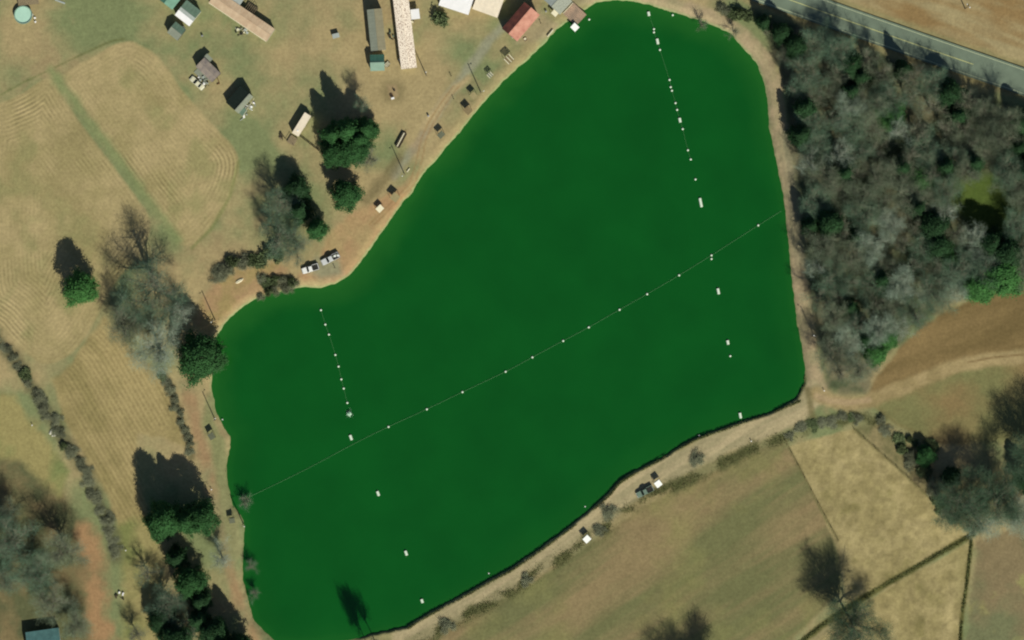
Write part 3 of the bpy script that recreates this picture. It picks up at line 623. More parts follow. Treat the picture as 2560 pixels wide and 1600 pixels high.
def wood_label(kind, x, y):
    (mx_, my_), nm = min(MARKS, key=lambda q: (q[0][0] - x) ** 2 + (q[0][1] - y) ** 2); a = math.degrees(math.atan2(my_ - y, x - mx_)) % 360
    d = ('right of', 'upper right of', 'above', 'upper left of', 'left of', 'lower left of', 'below', 'lower right of')[int((a + 22.5) // 45) % 8]
    return f'{kind} {d} {nm}', math.hypot(x - mx_, y - my_)
def number_labels(objs):
    """objs: (object, label, distance to its landmark); the nearest comes first"""
    by = {}
    for o, l, d in objs: by.setdefault(l, []).append((d, o))
    for l, q in by.items():
        for i, (d, o) in enumerate(sorted(q, key=lambda e: e[0])): o['label'] = l if len(q) == 1 else f'{ORD[i]} nearest {l}'
WL = []
for o in [o for o in COL.objects if o.get('group', '').startswith('dark evergreens of the wood')]:
    px_, py_ = o.location.x / MPP + 1280, 800 - o.location.y / MPP; o['group'] = 'dark evergreens of the wood'; WL.append((o, *wood_label('dark evergreen', px_, py_)))
pts = []
for _ in range(9000):
    x, y = rw.uniform(1880, 2640), rw.uniform(20, 990)
    if not inside(x, y, WOOD) or float(dist_line(np.array([x]), np.array([y]), WOOD + [WOOD[0]])[0]) < 24: continue
    if ((x - 2458) / 98) ** 2 + ((y - 512) / 88) ** 2 < 1: continue
    if any((x - a) ** 2 + (y - b) ** 2 < 30 ** 2 for a, b in fix): continue
    if any((x - a) ** 2 + (y - b) ** 2 < 45 ** 2 for a, b in pts): continue
    pts.append((x, y))
for x, y in pts:
    key = rw.choices(['bare', 'bare_green', 'bare_pale'], [5, 3, 2])[0]
    if x < 2010 and y < 200: h, r = rw.uniform(5, 8), rw.uniform(2.4, 3.4)
    else: h, r = rw.uniform(9, 15), rw.uniform(4.2, 6.2)
    cx = {'bare_pale': 'pale bare tree', 'bare_green': 'grey green bare tree', 'bare': 'grey brown bare tree'}[key]
    o = bare_t(cx, x, y, h, r, key, group='bare trees of the wood'); WL.append((o, *wood_label(cx, x, y)))
number_labels(WL)

# --- shrubs and hedgerows
def along(P, n, wob, rr):
    c = curve(P, 12); L = [0]
    for a, b in zip(c[:-1], c[1:]): L.append(L[-1] + math.hypot(b[0] - a[0], b[1] - a[1]))
    out = []
    for i in range(n):
        d = L[-1] * (i + .5) / n; j = next(k for k in range(len(L) - 1) if L[k + 1] >= d); t = (d - L[j]) / (L[j + 1] - L[j] + 1e-9)
        out.append((c[j][0] + (c[j + 1][0] - c[j][0]) * t + rr.uniform(-wob, wob), c[j][1] + (c[j + 1][1] - c[j][1]) * t + rr.uniform(-wob, wob)))
    return out
def hedge_row(P, n, wob, h, r, where, start, mix=.5):
    for i, (x, y) in enumerate(along(P, n, wob, rw)):
        key = 'scrub' if rw.random() < mix else 'bush'
        plant(key, 'hedge_shrub', f'{ORD[i]} {"grey twiggy" if key == "scrub" else "dark green"} shrub from the {start} of the {where}', 'shrub', x, y, rw.uniform(*h), rw.uniform(*r), group='shrubs of the ' + where)
hedge_row(HEDGE, 30, 9, (.5, 1.5), (1.2, 2.2), 'western hedgerow', 'top', .88)
hedge_row(HEDGE2, 11, 5, (.6, 1.3), (1.0, 1.7), 'short hedgerow by the west track', 'top', .7)
hedge_row([(532,690),(565,668),(600,655),(640,648),(680,636),(710,640)], 10, 9, (1.4, 3), (1.6, 2.6), 'scrub line above the clay bank', 'left', .6)
hedge_row([(655,680),(660,705),(690,705),(712,700),(738,706),(680,728),(640,742)], 10, 6, (1.2, 2.6), (1.2, 2.0), 'shore thicket beside the pickups', 'top', .8)
hedge_row([(2160,1052),(2100,1048),(2050,1054),(2000,1072),(1960,1092)], 9, 7, (.5, 1.0), (1.2, 2.0), 'scrub band at the dam end', 'right', .8)
hedge_row([(2190,1050),(2230,1090),(2262,1130),(2300,1180),(2345,1250),(2400,1310)], 12, 12, (1, 2.2), (1.3, 2.4), 'bramble row beside the paddock fence', 'top', .7)
hedge_row([(2265,1092),(2290,1108),(2320,1112),(2345,1118)], 5, 6, (1, 2), (1.0, 1.7), 'green fringe of the brown field', 'left', .1)
hedge_row([(1790,22),(1830,32),(1870,45),(1905,60),(1940,78),(1975,92)], 10, 8, (1.4, 3), (1.4, 2.2), 'fringe between lake track and highway', 'left', .3)
for l, x, y, h, r in (('soft grey bush on the dam top, uphill of the white canopy beside the pickup', 1744, 1146, 1.3, 2.4), ('brown twiggy bush on the dam between the two white canopies', 1524, 1282, 1.5, 2.4), ('bush beside the lower white canopy', 1500, 1328, 1.1, 2.0),
    ('bush in the weeds far down the dam', 1318, 1452, 1.2, 1.8), ('lowest bush on the dam near the bottom edge', 1114, 1566, 1.4, 2.2)): plant('scrub', 'bush', l, 'bush', x, y, h, r)
plant('bush', 'bush', 'small round dark bush by the white rubble', 'bush', 160, 1116, 1.6, 1.2)
for l, x, y in (('thin bare sapling on the top lake track', 1752, 62), ('second thin bare sapling on the top lake track, nearer the wood', 1835, 82)): bare_t(l, x, y, 6, 2.2, 'bare')

def tufts(name, label, P, hw, n, size, m, seed):
    """uncountable rough grass along a line"""
    rng = np.random.RandomState(seed); c = np.array(curve(P, 10)); k = rng.randint(0, len(c) - 1, n); t = rng.rand(n, 1)
    p = c[k] * (1 - t) + c[k + 1] * t + rng.normal(0, hw * .5, (n, 2)); z = height_arr(p[:, 0].astype(np.float32), p[:, 1].astype(np.float32)); ok = (z > WATER_Z + .05) & (fbm(p[:, 0], p[:, 1], seed + 200, 46, 2) + rng.normal(0, .06, len(p)) > .43)
    p, z = p[ok], z[ok]; n = len(p); s = rng.uniform(*size, n)
    ctr = np.stack([(p[:, 0] - 1280) * MPP, (800 - p[:, 1]) * MPP, z + s * .35], 1); d = unit(np.stack([rng.normal(0, .8, n), rng.normal(0, .8, n), np.ones(n) * .9], 1)); sd = unit(np.cross(d, rng.normal(0, 1, (n, 3))))
    tag(link(name, quads_mesh(name, ctr, d * (s * .5)[:, None], sd * (s * .12)[:, None], m)), label, 'grass', kind='stuff')
tufts('rough_grass', 'rough weedy grass behind the dam track', WEEDS, 18, 22000, (.15, .42), GRASSG, 1)
tufts('rough_grass', 'grass fringe on the dam brink above the water', [(2000,1003),(1960,1020),(1836,1066),(1743,1098),(1677,1135),(1590,1183),(1552,1206),(1522,1240),(1474,1283),(1416,1330),(1350,1378),(1284,1423),(1226,1455),(1147,1500),(1073,1539),(1020,1571)], 3, 6000, (.2, .5), GRASSG, 2)
tufts('rough_grass', 'weedy grass along the ditch line crossing the paddocks', [(2435,1333),(2330,1395),(2170,1488),(2060,1560),(1980,1625)], 6, 4500, (.2, .55), GRASSG, 3)
tufts('rough_grass', 'weedy grass along the ditch line running off the bottom right', [(2428,1350),(2418,1450),(2405,1540),(2398,1640)], 4, 2200, (.2, .55), GRASSG, 4)
tufts('rough_grass', 'grass fringe along the north-west shore', LAKE[77:] + LAKE[:6], 4, 4000, (.2, .5), GRASS, 5)
tufts('rough_grass', 'grass fringe along the west shore', LAKE[50:70], 5, 3500, (.2, .6), GRASSG, 6)
tufts('rough_grass', 'grass fringe along the east shore', LAKE[8:29], 4, 4500, (.2, .6), GRASSG, 7)

# ------------------------------------------------------------------ buildings
def house(name, label, cat, px, py, L, Wd, rz, wh, rise, roofA, roofB, wallm, over=.25, ridge=0.0, doors=1, wins=3, ribs=True, dz=0.0):
    """gabled building, ridge along its own x; roofA faces +y, roofB faces -y; ridge shifts the ridge line sideways"""
    t = thing(name, label, cat, px, py, rz, dz=dz); hl, hw_ = L / 2, Wd / 2
    MB().loft([[(x, -hw_, -.4), (x, hw_, -.4), (x, hw_, wh), (x, ridge, wh + rise), (x, -hw_, wh)] for x in (-hl, hl)]).build('wall', wallm, t)
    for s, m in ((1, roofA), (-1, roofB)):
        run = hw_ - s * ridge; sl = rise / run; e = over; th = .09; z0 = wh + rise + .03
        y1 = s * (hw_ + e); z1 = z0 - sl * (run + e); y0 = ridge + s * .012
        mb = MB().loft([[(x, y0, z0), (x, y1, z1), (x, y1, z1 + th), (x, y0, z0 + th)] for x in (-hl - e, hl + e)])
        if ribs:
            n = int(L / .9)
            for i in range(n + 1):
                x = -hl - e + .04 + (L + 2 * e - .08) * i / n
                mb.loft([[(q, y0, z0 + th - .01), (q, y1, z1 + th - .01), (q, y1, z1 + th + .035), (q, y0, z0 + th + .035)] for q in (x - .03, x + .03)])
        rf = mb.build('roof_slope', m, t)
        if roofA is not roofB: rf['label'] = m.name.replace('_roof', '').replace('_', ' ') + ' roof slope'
    MB().box(0, ridge, wh + rise + .15, L + 2 * over, .22, .06).build('ridge_cap', roofB, t)
    for k in range(doors):
        d = MB().box(-hl * .3 + k * 2.5, -hw_ - .03, .98, .95, .07, 2.0).build('door', M['wood'], t); MB().box(-hl * .3 + k * 2.5 + .35, -hw_ - .1, 1.0, .1, .07, .05).build('handle', M['chrome'], d)
    for k in range(wins):
        x = -hl + L * (k + .7) / (wins + .4)
        for s in (1, -1):
            if s < 0 and abs(x + hl * .3) < 1.1: continue
            f = MB().box(x, s * (hw_ + .02), min(1.5, wh * .6), 1.0, .06, .85).build('window', M['cream'], t); MB().box(x, s * (hw_ + .055), min(1.5, wh * .6), .84, .02, .69).build('pane', M['glass'], f)
    return t
A1 = ANG(.79, .62)
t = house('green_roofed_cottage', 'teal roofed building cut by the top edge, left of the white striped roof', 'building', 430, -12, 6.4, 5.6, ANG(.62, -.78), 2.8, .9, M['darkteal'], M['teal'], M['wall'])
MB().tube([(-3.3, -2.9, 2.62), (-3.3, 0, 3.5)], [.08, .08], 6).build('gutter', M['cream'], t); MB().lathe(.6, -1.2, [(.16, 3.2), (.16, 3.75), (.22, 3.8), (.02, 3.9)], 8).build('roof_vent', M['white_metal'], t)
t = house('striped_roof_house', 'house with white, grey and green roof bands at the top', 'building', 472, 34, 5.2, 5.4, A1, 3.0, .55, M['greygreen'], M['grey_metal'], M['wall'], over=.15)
MB().loft([[(x, -2.95, 3.1), (x, -1.0, 3.5), (x, -1.0, 3.56), (x, -2.95, 3.16)] for x in (-2.75, 2.75)]).build('white_roof_panel', M['white_metal'], t)
house('grey_green_shed', 'small grey green shed below the white striped roof', 'shed', 443, 79, 3.7, 3.9, A1, 2.5, .8, M['greygreen'], M['dull_grey'], M['wall_dark'], wins=1, over=.15)
t = house('pink_mobile_home', 'long pinkish tan roofed mobile home running diagonally', 'mobile home', 606, 41, 20.6, 4.3, ANG(.83, .56), 2.9, .35, M['pinktan'], M['pinktan'], M['wall'], wins=6, over=.12)
MB().tube([(-10.4, -2.32, 2.88), (10.4, -2.32, 2.88)], [.11, .11], 6).build('gutter', M['cream'], t)
MB().box(-5.5, 3.6, 2.75, 6.5, 3.2, .18).build('lean_to_roof', M['grey_metal'], t)
fr = MB().box(1.0, 3.5, .6, 3.4, 2.4, .1).build('side_deck', M['dark_wood'], t)
for i in range(6): MB().box(-.5 + i * .6, 3.5, 2.3, .1, 2.4, .08).build('rafter', M['wood'], fr)
for sx in (-1, 1): MB().box(1 + sx * 1.6, 4.6, 1.2, .1, .1, 2.3).build('post', M['wood'], fr)
house('grey_mobile_home', 'dull grey long mobile home with dark shadow along its west wall', 'mobile home', 942, 76, 12.2, 4.3, ANG(10, 101), 3.3, .5, M['dull_grey'], M['dull_tan'], M['wall'], wins=4, over=.12) .rotation_euler[2] += math.pi  # grey for the less lit slope, tan for the other: light put into colour
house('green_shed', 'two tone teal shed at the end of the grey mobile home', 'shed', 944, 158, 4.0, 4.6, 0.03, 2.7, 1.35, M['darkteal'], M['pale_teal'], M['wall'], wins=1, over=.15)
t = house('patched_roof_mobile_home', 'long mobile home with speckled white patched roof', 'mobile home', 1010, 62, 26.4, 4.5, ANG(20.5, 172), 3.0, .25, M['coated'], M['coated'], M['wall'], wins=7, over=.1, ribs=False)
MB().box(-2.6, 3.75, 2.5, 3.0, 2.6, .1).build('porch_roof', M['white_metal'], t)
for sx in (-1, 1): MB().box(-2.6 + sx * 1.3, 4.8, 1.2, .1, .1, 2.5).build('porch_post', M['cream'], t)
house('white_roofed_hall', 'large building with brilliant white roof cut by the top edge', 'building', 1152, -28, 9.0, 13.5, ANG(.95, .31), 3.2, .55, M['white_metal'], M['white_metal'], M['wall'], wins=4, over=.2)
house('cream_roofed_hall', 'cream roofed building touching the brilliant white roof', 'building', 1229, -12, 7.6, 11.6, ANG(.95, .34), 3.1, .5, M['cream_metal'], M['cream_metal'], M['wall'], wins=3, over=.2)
t = house('red_barn', 'barn with red roof beside the gravel drive', 'barn', 1302, 57, 10.0, 5.6, ANG(.65, -.76), 5.0, 1.3, M['redbrown'], M['pink'], M['wall_dark'], wins=2, over=.2, ridge=.35)
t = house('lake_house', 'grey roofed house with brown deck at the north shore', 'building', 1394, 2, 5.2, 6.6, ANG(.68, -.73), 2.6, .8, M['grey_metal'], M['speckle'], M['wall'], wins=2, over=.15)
house('blue_roofed_house', 'blue metal roofed house at the bottom left edge', 'house', 113, 1608, 9.6, 8.0, ANG(.98, -.14), 3.3, 1.0, M['blue_roof'], M['blue_roof'], M['wall'], wins=3)
t = house('ruined_shed', 'weathered grey ruin with collapsed pinkish roof beside the cream car', 'shed', 522, 176, 6.6, 3.6, ANG(.72, .7), 2.9, .35, M['ruin_roof'], M['ruin_roof'], M['wall_dark'], wins=2, over=.1, ribs=False)
MB().box(-.6, -2.6, .1, 4.5, 1.8, .16).build('concrete_slab', M['dull_grey'], t)
MB().box(-2.5, 2.5, 2.4, 2.4, 1.6, .1).build('lean_to_roof', M['dull_grey'], t)
t = house('steep_dark_shed', 'steep shed with shaded green roof and white junk along its front', 'shed', 600, 250, 6.4, 4.8, ANG(.66, -.75), 2.6, 2.6, M['shaded_shingle'], M['dull_grey'], M['wall_dark'], wins=1, ridge=-1.3, over=.15)
MB().box(-2.0, -3.3, 2.3, 2.2, 1.5, .08).build('porch_roof', M['greygreen'], t); MB().tube([(-3.2, -4.1, 2.36), (3.2, -3.0, 2.36)], [.06, .06], 5).build('porch_rail', M['cream'], t)
for x in (-3.1, -.9): MB().box(x, -4.0, 1.1, .09, .09, 2.3).build('porch_post', M['cream'], t)
t = thing('well_house', 'tiny pale box shed alone on the lawn left of the grey mobile home', 'shed', 840, 90, .25)
MB().box(0, 0, .6, 1.9, 1.2, 1.6).build('wall', M['wall'], t); MB().box(0, 0, 1.45, 2.1, 1.4, .1).build('roof', M['grey_metal'], t); MB().box(0, -.62, .6, .7, .05, 1.2).build('door', M['wood'], t)
t = thing('camper_trailer', 'cream roofed camper trailer in the shade of the evergreen clump', 'trailer', 755, 312, ANG(.53, -.85))
MB().box(0, 0, 1.75, 7.2, 2.1, 2.3).build('body', M['cream'], t); MB().box(0, 0, 2.95, 7.3, 2.25, .1, 0, .985).build('roof', M['cream_metal'], t)
MB().box(-2.2, 0, 3.06, .5, .5, .12).build('roof_vent', M['white_metal'], t); MB().box(0, -1.06, 1.3, .7, .05, 1.7).build('door', M['white_metal'], t)
for x in (-2, 2): MB().box(x, -1.06, 2.0, 1.2, .05, .6).build('window', M['glass'], t)
for s in (-1, 1): MB().tube([(.2, s * .9, .36), (.2, s * 1.08, .36)], [.36, .36], 12).build('wheel', M['tyre'], t)
MB().tube([(3.6, 0, .5), (4.7, 0, .5)], [.06, .06], 5).build('drawbar', M['rust'], t)
t = thing('wooden_deck', 'grey wooden deck at the end of the camper trailer', 'deck', 731, 351, ANG(.53, -.85))
for i in range(11): MB().box(-1.15 + i * .23, 0, .55, .2, 2.4, .05).build('plank', M['wood'], t)
for x in (-1.1, 1.1):
    for y in (-1.1, 1.1): MB().box(x, y, .5, .1, .1, 1.5).build('post', M['dark_wood'], t)
MB().box(0, 1.15, 1.2, 2.4, .06, .1).build('rail', M['wood'], t)
# dock in front of the lake house
t = thing('dock_deck', 'broad brown deck reaching from the lake house over the water', 'deck', 1437, 36, ANG(.68, -.73), z=0)
for i in range(17): MB().box(0, 2.45 - i * .31, .55, 4.6, .29, .06).build('plank', M['deckpink'], t)
for x in (-2.2, 0, 2.2):
    for y in (-2.5, 0, 2.5): MB().box(x, y, -.35, .16, .16, 1.7).build('pile', M['dark_wood'], t)
MB().tube([(-2.2, 2.75, .75), (2.2, 2.75, .75)], [.1, .1], 6).build('cream_rail', M['cream'], t)
def canopy(name, label, cat, px, py, a, b, rz, h, roofm, group=None, bench=True, slats=False, z=None, pitch=.12):
    t = thing(name, label, cat, px, py, rz, group, z=z)
    if slats:
        for i in range(7): MB().box(-a / 2 + a * (i + .5) / 7, 0, h, a / 7 * .72, b, .05).build('slat', roofm if i % 3 else M['cream'], t)
        for s in (-1, 1): MB().box(0, s * b * .42, h - .08, a, .09, .1).build('beam', M['dark_wood'], t)
    else:
        MB().loft([[(x, -b / 2, h - pitch), (x, b / 2, h + pitch), (x, b / 2, h + pitch + .06), (x, -b / 2, h - pitch + .06)] for x in (-a / 2, a / 2)]).build('roof', roofm, t)
    for x in (-1, 1):
        for y in (-1, 1): MB().box(x * a * .45, y * b * .45, (h + y * pitch * .9) / 2 - .1, .09, .09, h + y * pitch * .9 + .15).build('post', M['wood'], t)
    if bench: MB().box(0, b * .2, .45, a * .75, .35, .06).build('bench', M['wood'], t)
    return t
SH = 'fishing shelters along the shore'
dA = ANG(.72, -.7)
canopy('fishing_shelter', 'slatted brown shelter nearest the red roofed barn', 'shelter', 1272, 149, 2.3, 2.3, dA, 2.7, M['brown_sheet'], SH, slats=True)
canopy('fishing_shelter', 'small white striped shelter second from the barn', 'shelter', 1225, 188, 1.6, 1.5, dA, 2.0, M['dull_grey'], SH, slats=True)
canopy('fishing_shelter', 'small tan shelter beside the light pole and gravel drive', 'shelter', 1184, 240, 1.75, 1.75, dA, 2.4, M['tan_sheet'], SH)
canopy('fishing_shelter', 'brown roofed shelter just below the small tan one', 'shelter', 1170, 277, 2.0, 2.1, dA, 2.3, M['brown_sheet'], SH)
canopy('fishing_shelter', 'dull green roofed shelter alone on the clay grass bank', 'shelter', 1103, 338, 2.0, 1.6, dA, 2.4, M['grey_sheet'], SH)
canopy('fishing_shelter', 'tan roofed shelter on the clay bank by the fourth pole', 'shelter', 988, 494, 2.3, 2.3, ANG(.6, -.8), 2.4, M['tan_sheet'], SH)
canopy('fishing_shelter', 'pale cream roofed shelter lowest on the clay bank', 'shelter', 950, 522, 2.0, 1.7, ANG(.7, -.7), 1.7, M['cream'], SH)
canopy('fishing_shelter', 'slate grey shelter on the west shore below the light pole', 'shelter', 530, 1090, 1.9, 1.8, ANG(.5, .86), 2.5, M['grey_sheet'], SH)
canopy('fishing_shelter', 'small slate shelter on the west shore near the cable end', 'shelter', 581, 1301, 1.7, 1.5, ANG(.97, -.1), 2.3, M['grey_sheet'], SH)
canopy('white_canopy', 'white cloth canopy on the dam beside the dark pickup', 'canopy', 1645, 1209, 1.9, 1.8, ANG(.8, -.6), 2.5, M['white_cloth'], 'white canopies on the dam')
canopy('white_canopy', 'white cloth canopy alone lower on the dam', 'canopy', 1467, 1347, 2.0, 1.8, ANG(.72, -.69), 2.5, M['white_cloth'], 'white canopies on the dam')
canopy('white_dock_roof', 'bright white square roof over the water at the deck', 'shelter', 1437, 69, 1.9, 2.0, ANG(.7, -.72), 2.2, M['white_cloth'], z=-.6)
canopy('cream_hut_roof', 'cream square roof between lake house and deck', 'shelter', 1388, 33, 1.9, 1.75, ANG(.65, -.76), 2.3, M['cream'])
# above-ground pool
t = thing('swimming_pool', 'round pale teal above-ground pool at the top left', 'pool', 59, 38)
MB().lathe(0, 0, [(2.62, -.2), (2.62, 1.3), (2.52, 1.3), (2.52, -.2)], 40, False).build('pool_wall', M['pool_wall'], t); MB().lathe(0, 0, [(2.45, 1.3), (2.76, 1.3), (2.76, 1.37), (2.45, 1.37), (2.45, 1.3)], 40, False).build('rim', M['pale_teal'], t)
MB().lathe(0, 0, [(2.5, .1), (2.5, 1.1)], 40).build('pool_water', M['pool'], t)
ld = MB()
for y in (-.25, .25): ld.tube([(2.9, y, 0), (2.75, y, 1.9)], [.03, .03], 5)
for z in (.4, .8, 1.2): ld.tube([(2.85, -.25, z), (2.85, .25, z)], [.025, .025], 5)
ld.build('ladder', M['white_metal'], t)
t = thing('pool_deck', 'weathered plank deck on the far side of the pool', 'deck', 72, 2, .1)
for i in range(20): MB().box(-3 + i * .31, 0, 1.25, .27, 2.6, .05).build('plank', M['wood'], t)
for x in (-2.9, 0, 2.9):
    for y in (-1.2, 1.2): MB().box(x, y, .5, .12, .12, 1.5).build('post', M['dark_wood'], t)

# ------------------------------------------------------------------ vehicles
def wheels(t, xs, hw_, r=.36):
    for x in xs:
        for s in (-1, 1):
            wl = MB().tube([(x, s * (hw_ - .2), r), (x, s * (hw_ + .02), r)], [r, r], 14).build('wheel', M['tyre'], t); MB().tube([(x, s * (hw_ + .02), r), (x, s * (hw_ + .03), r)], [r * .55, r * .55], 10).build('rim', M['chrome'], wl)
def sec(x, hw_, zb, zt, tuck=.08):
    return [(x, -hw_, zb), (x, hw_, zb), (x, hw_, (zb + zt) * .55), (x, hw_ - tuck, zt), (x, -hw_ + tuck, zt), (x, -hw_, (zb + zt) * .55)]
def pickup(label, px, py, rz, L, paint, bedload=None):
    t = thing('pickup_truck', label, 'pickup', px, py, rz); k = L / 5.4; w_ = .94        # nose towards +x
    MB().loft([sec(-2.65 * k, w_ * .95, .45, .95), sec(-2.5 * k, w_, .4, 1.0), sec(-.7 * k, w_, .4, 1.02)]).build('bed_floor', M['dark'], t)
    for s in (-1, 1): MB().box(-1.65 * k, s * (w_ - .05), 1.05, 2.0 * k, .1, .32).build('bed_side', paint, t)
    MB().box(-2.62 * k, 0, .98, .1, 1.8, .5).build('tailgate', paint, t)
    MB().loft([sec(-.75 * k, w_, .4, 1.08), sec(1.0 * k, w_, .4, 1.1), sec(2.2 * k, w_ * .97, .42, 1.04), sec(2.6 * k, w_ * .86, .45, .9)]).build('body', paint, t)
    MB().loft([[(x, -a, z), (x, a, z), (x, a * .96, z + .02), (x, -a * .96, z + .02)] for x, a, z in ((1.15 * k, .84, 1.105), (2.35 * k, .78, 1.03))]).build('hood', paint, t)
    MB().loft([sec(-.72 * k, w_ * .93, 1.06, 1.3, .1), sec(-.62 * k, w_ * .86, 1.06, 1.78, .16), sec(.45 * k, w_ * .86, 1.06, 1.8, .16), sec(1.1 * k, w_ * .93, 1.06, 1.16, .05)]).build('cab', paint, t)
    MB().add([(.5 * k, -.68, 1.82), (.5 * k, .68, 1.82), (1.13 * k, .8, 1.2), (1.13 * k, -.8, 1.2)], [(3, 2, 1, 0)]).build('windshield', M['glass'], t)
    MB().add([(-.66 * k, -.68, 1.79), (-.66 * k, .68, 1.79), (-.78 * k, .76, 1.33), (-.78 * k, -.76, 1.33)], [(0, 1, 2, 3)]).build('rear_window', M['glass'], t)
    for s in (-1, 1):
        MB().box(-.05 * k, s * (w_ - .08), 1.45, .95 * k, .04, .4).build('side_window', M['glass'], t); MB().box(2.62 * k, s * .62, .8, .06, .3, .18).build('headlight', M['lamp_lens'], t)
        MB().box(.75 * k, s * (w_ + .1), 1.2, .12, .2, .16).build('mirror', M['dark'], t)
    MB().box(2.72 * k, 0, .55, .14, 1.75, .2).build('bumper', M['chrome'], t); MB().box(-2.75 * k, 0, .55, .12, 1.7, .18).build('bumper', M['chrome'], t)
    wheels(t, (1.65 * k, -1.6 * k), w_)
    for i in range(bedload or 0): MB().box(-1.1 * k - .45 * i, R.uniform(-.4, .4), 1.2 + .1 * (i % 2), .55, .6, .45, R.uniform(0, 1)).build('bed_load', M['white_cloth'] if i % 2 else M['dull_grey'], t)
    return t
pickup('white pickup with dark empty bed parked by the shore thicket', 776, 672, ANG(-.955, .3), 5.1, M['white_car'])
pickup('silver pickup with a loaded bed parked under the slim evergreen', 826, 647, ANG(-.89, .45), 5.7, M['silver_car'], 4)
pickup('grey green pickup parked on the dam beside a white canopy', 1612, 1229, ANG(-.89, .45), 5.3, M['green_car'])
def sedan(label, px, py, rz, L, paint):
    t = thing('parked_car', label, 'car', px, py, rz); k = L / 4.7; w_ = .88
    MB().loft([sec(-2.35 * k, w_ * .85, .4, .8), sec(-2.1 * k, w_ * .96, .35, .96), sec(-.9 * k, w_, .32, .98), sec(.9 * k, w_, .32, .98), sec(2.0 * k, w_ * .95, .35, .86), sec(2.35 * k, w_ * .82, .4, .7)]).build('body', paint, t)
    MB().loft([sec(-1.35 * k, w_ * .88, .95, 1.0, .04), sec(-.75 * k, w_ * .82, .95, 1.42, .14), sec(.2 * k, w_ * .82, .95, 1.44, .14), sec(.95 * k, w_ * .9, .95, 1.0, .04)]).build('cabin', paint, t)
    MB().add([(.24 * k, -.58, 1.455), (.24 * k, .58, 1.455), (.97 * k, .74, 1.02), (.97 * k, -.74, 1.02)], [(3, 2, 1, 0)]).build('windshield', M['glass'], t)
    MB().add([(-.79 * k, -.58, 1.44), (-.79 * k, .58, 1.44), (-1.37 * k, .72, 1.02), (-1.37 * k, -.72, 1.02)], [(0, 1, 2, 3)]).build('rear_window', M['glass'], t)
    for s in (-1, 1): MB().box(-.25 * k, s * (w_ - .12), 1.2, 1.5 * k, .05, .3).build('side_window', M['glass'], t); MB().box(2.3 * k, s * .55, .68, .08, .28, .14).build('headlight', M['lamp_lens'], t)
    MB().box(2.4 * k, 0, .5, .12, 1.5, .16).build('bumper', M['chrome'], t); MB().box(-2.42 * k, 0, .5, .12, 1.5, .16).build('bumper', M['chrome'], t)
    wheels(t, (1.45 * k, -1.4 * k), w_, .32); return t
sedan('cream sedan parked beside the weathered ruin', 493, 208, ANG(-.74, -.67), 4.9, M['cream_car'])
t = thing('flat_trailer', 'long dark boat trailer with a cream plank on the gravel drive', 'trailer', 1003, 350, ANG(.47, -.88))
MB().box(0, 0, .55, 5.0, 1.3, .16).build('frame', M['dark_wood'], t); MB().box(0, .15, .72, 4.6, .3, .12).build('cream_plank', M['cream'], t)
for s in (-1, 1): MB().box(0, s * .72, .75, 4.8, .1, .3).build('side_rail', M['wood' if s < 0 else 'dark'], t); MB().tube([(-.3, s * .62, .3), (-.3, s * .8, .3)], [.3, .3], 12).build('wheel', M['tyre'], t)
MB().tube([(2.5, 0, .5), (3.4, 0, .45)], [.05, .05], 5).build('drawbar', M['rust'], t)
t = thing('garden_trailer', 'small cream slatted trailer beside the teal shed', 'trailer', 968, 161, ANG(.7, -.7))
for i in range(4): MB().box(0, -.45 + i * .3, .6, 1.7, .14, .06).build('slat', M['cream'], t)
MB().box(0, 0, .5, 1.8, 1.2, .08).build('frame', M['dark'], t)
for s in (-1, 1): MB().tube([(0, s * .6, .28), (0, s * .75, .28)], [.28, .28], 12).build('wheel', M['tyre'], t)

# ------------------------------------------------------------------ poles, fences, lines, floats
def pole(label, px, py, h=9.2, arm=True):
    t = thing('light_pole', label, 'pole', px, py, R.uniform(0, 6)); MB().tube([(0, 0, -.4), (0, 0, h)], [.16, .11], 8).build('shaft', M['wood'], t)
    if arm: a = MB().tube([(0, 0, h - .5), (.8, 0, h - .2)], [.04, .04], 5).build('arm', M['chrome'], t); MB().lathe(.85, 0, [(.06, h - .1), (.2, h - .25), (.2, h - .34)], 10).build('lamp', M['lamp_lens'], a)
    return t
for l, x, y in (('wooden pole at the end of the patched roof mobile home', 1067, 191), ('wooden light pole between the shelters and the gravel drive', 1203, 233), ('wooden pole on the clay bank above the tan shelter', 1012, 437),
    ('wooden pole on the clay bank at the lake corner', 538, 801), ('wooden pole on the west shore above the slate shelter', 538, 1050), ('wooden pole on the west shore beside the small slate shelter', 608, 1310),
    ('wooden pole on the lake track at the wood edge', 2036, 842), ('wooden pole on the tan verge beyond the highway', 2413, 22)): pole(l, x, y)
def fence(name, label, A, Bp, gap, h, rails, postm, railm, thick=.06):
    ax, ay = W(*A); bx, by = W(*Bp); L = math.hypot(bx - ax, by - ay); t = thing(name, label, 'fence', *A, math.atan2(by - ay, bx - ax), z=0); n = int(L / gap)
    zs = [height(ax + (bx - ax) * i / n, ay + (by - ay) * i / n) for i in range(n + 1)]
    me = MB().box(0, 0, h / 2 - .15, .12, .12, h + .3).mesh('post', postm)
    for i in range(n + 1): link('post', me, t).location = (L * i / n, 0, zs[i])
    for r_ in range(rails): MB().tube([(L * i / n, .08, zs[i] + h * (r_ + .8) / (rails + .2)) for i in range(n + 1)], [thick / 2] * (n + 1), 4).build('rail', railm, t)
fence('dark_fence', 'dark board fence running from the camper trailer to the evergreens', (751, 342), (818, 394), 1.6, 1.3, 3, M['dark_wood'], M['dark_wood'], .14)
fence('wire_fence', 'post and wire fence along the upper right side of the paddock', (2135, 1073), (2432, 1338), 4, 1.3, 3, M['dark_wood'], M['rust'], .03)
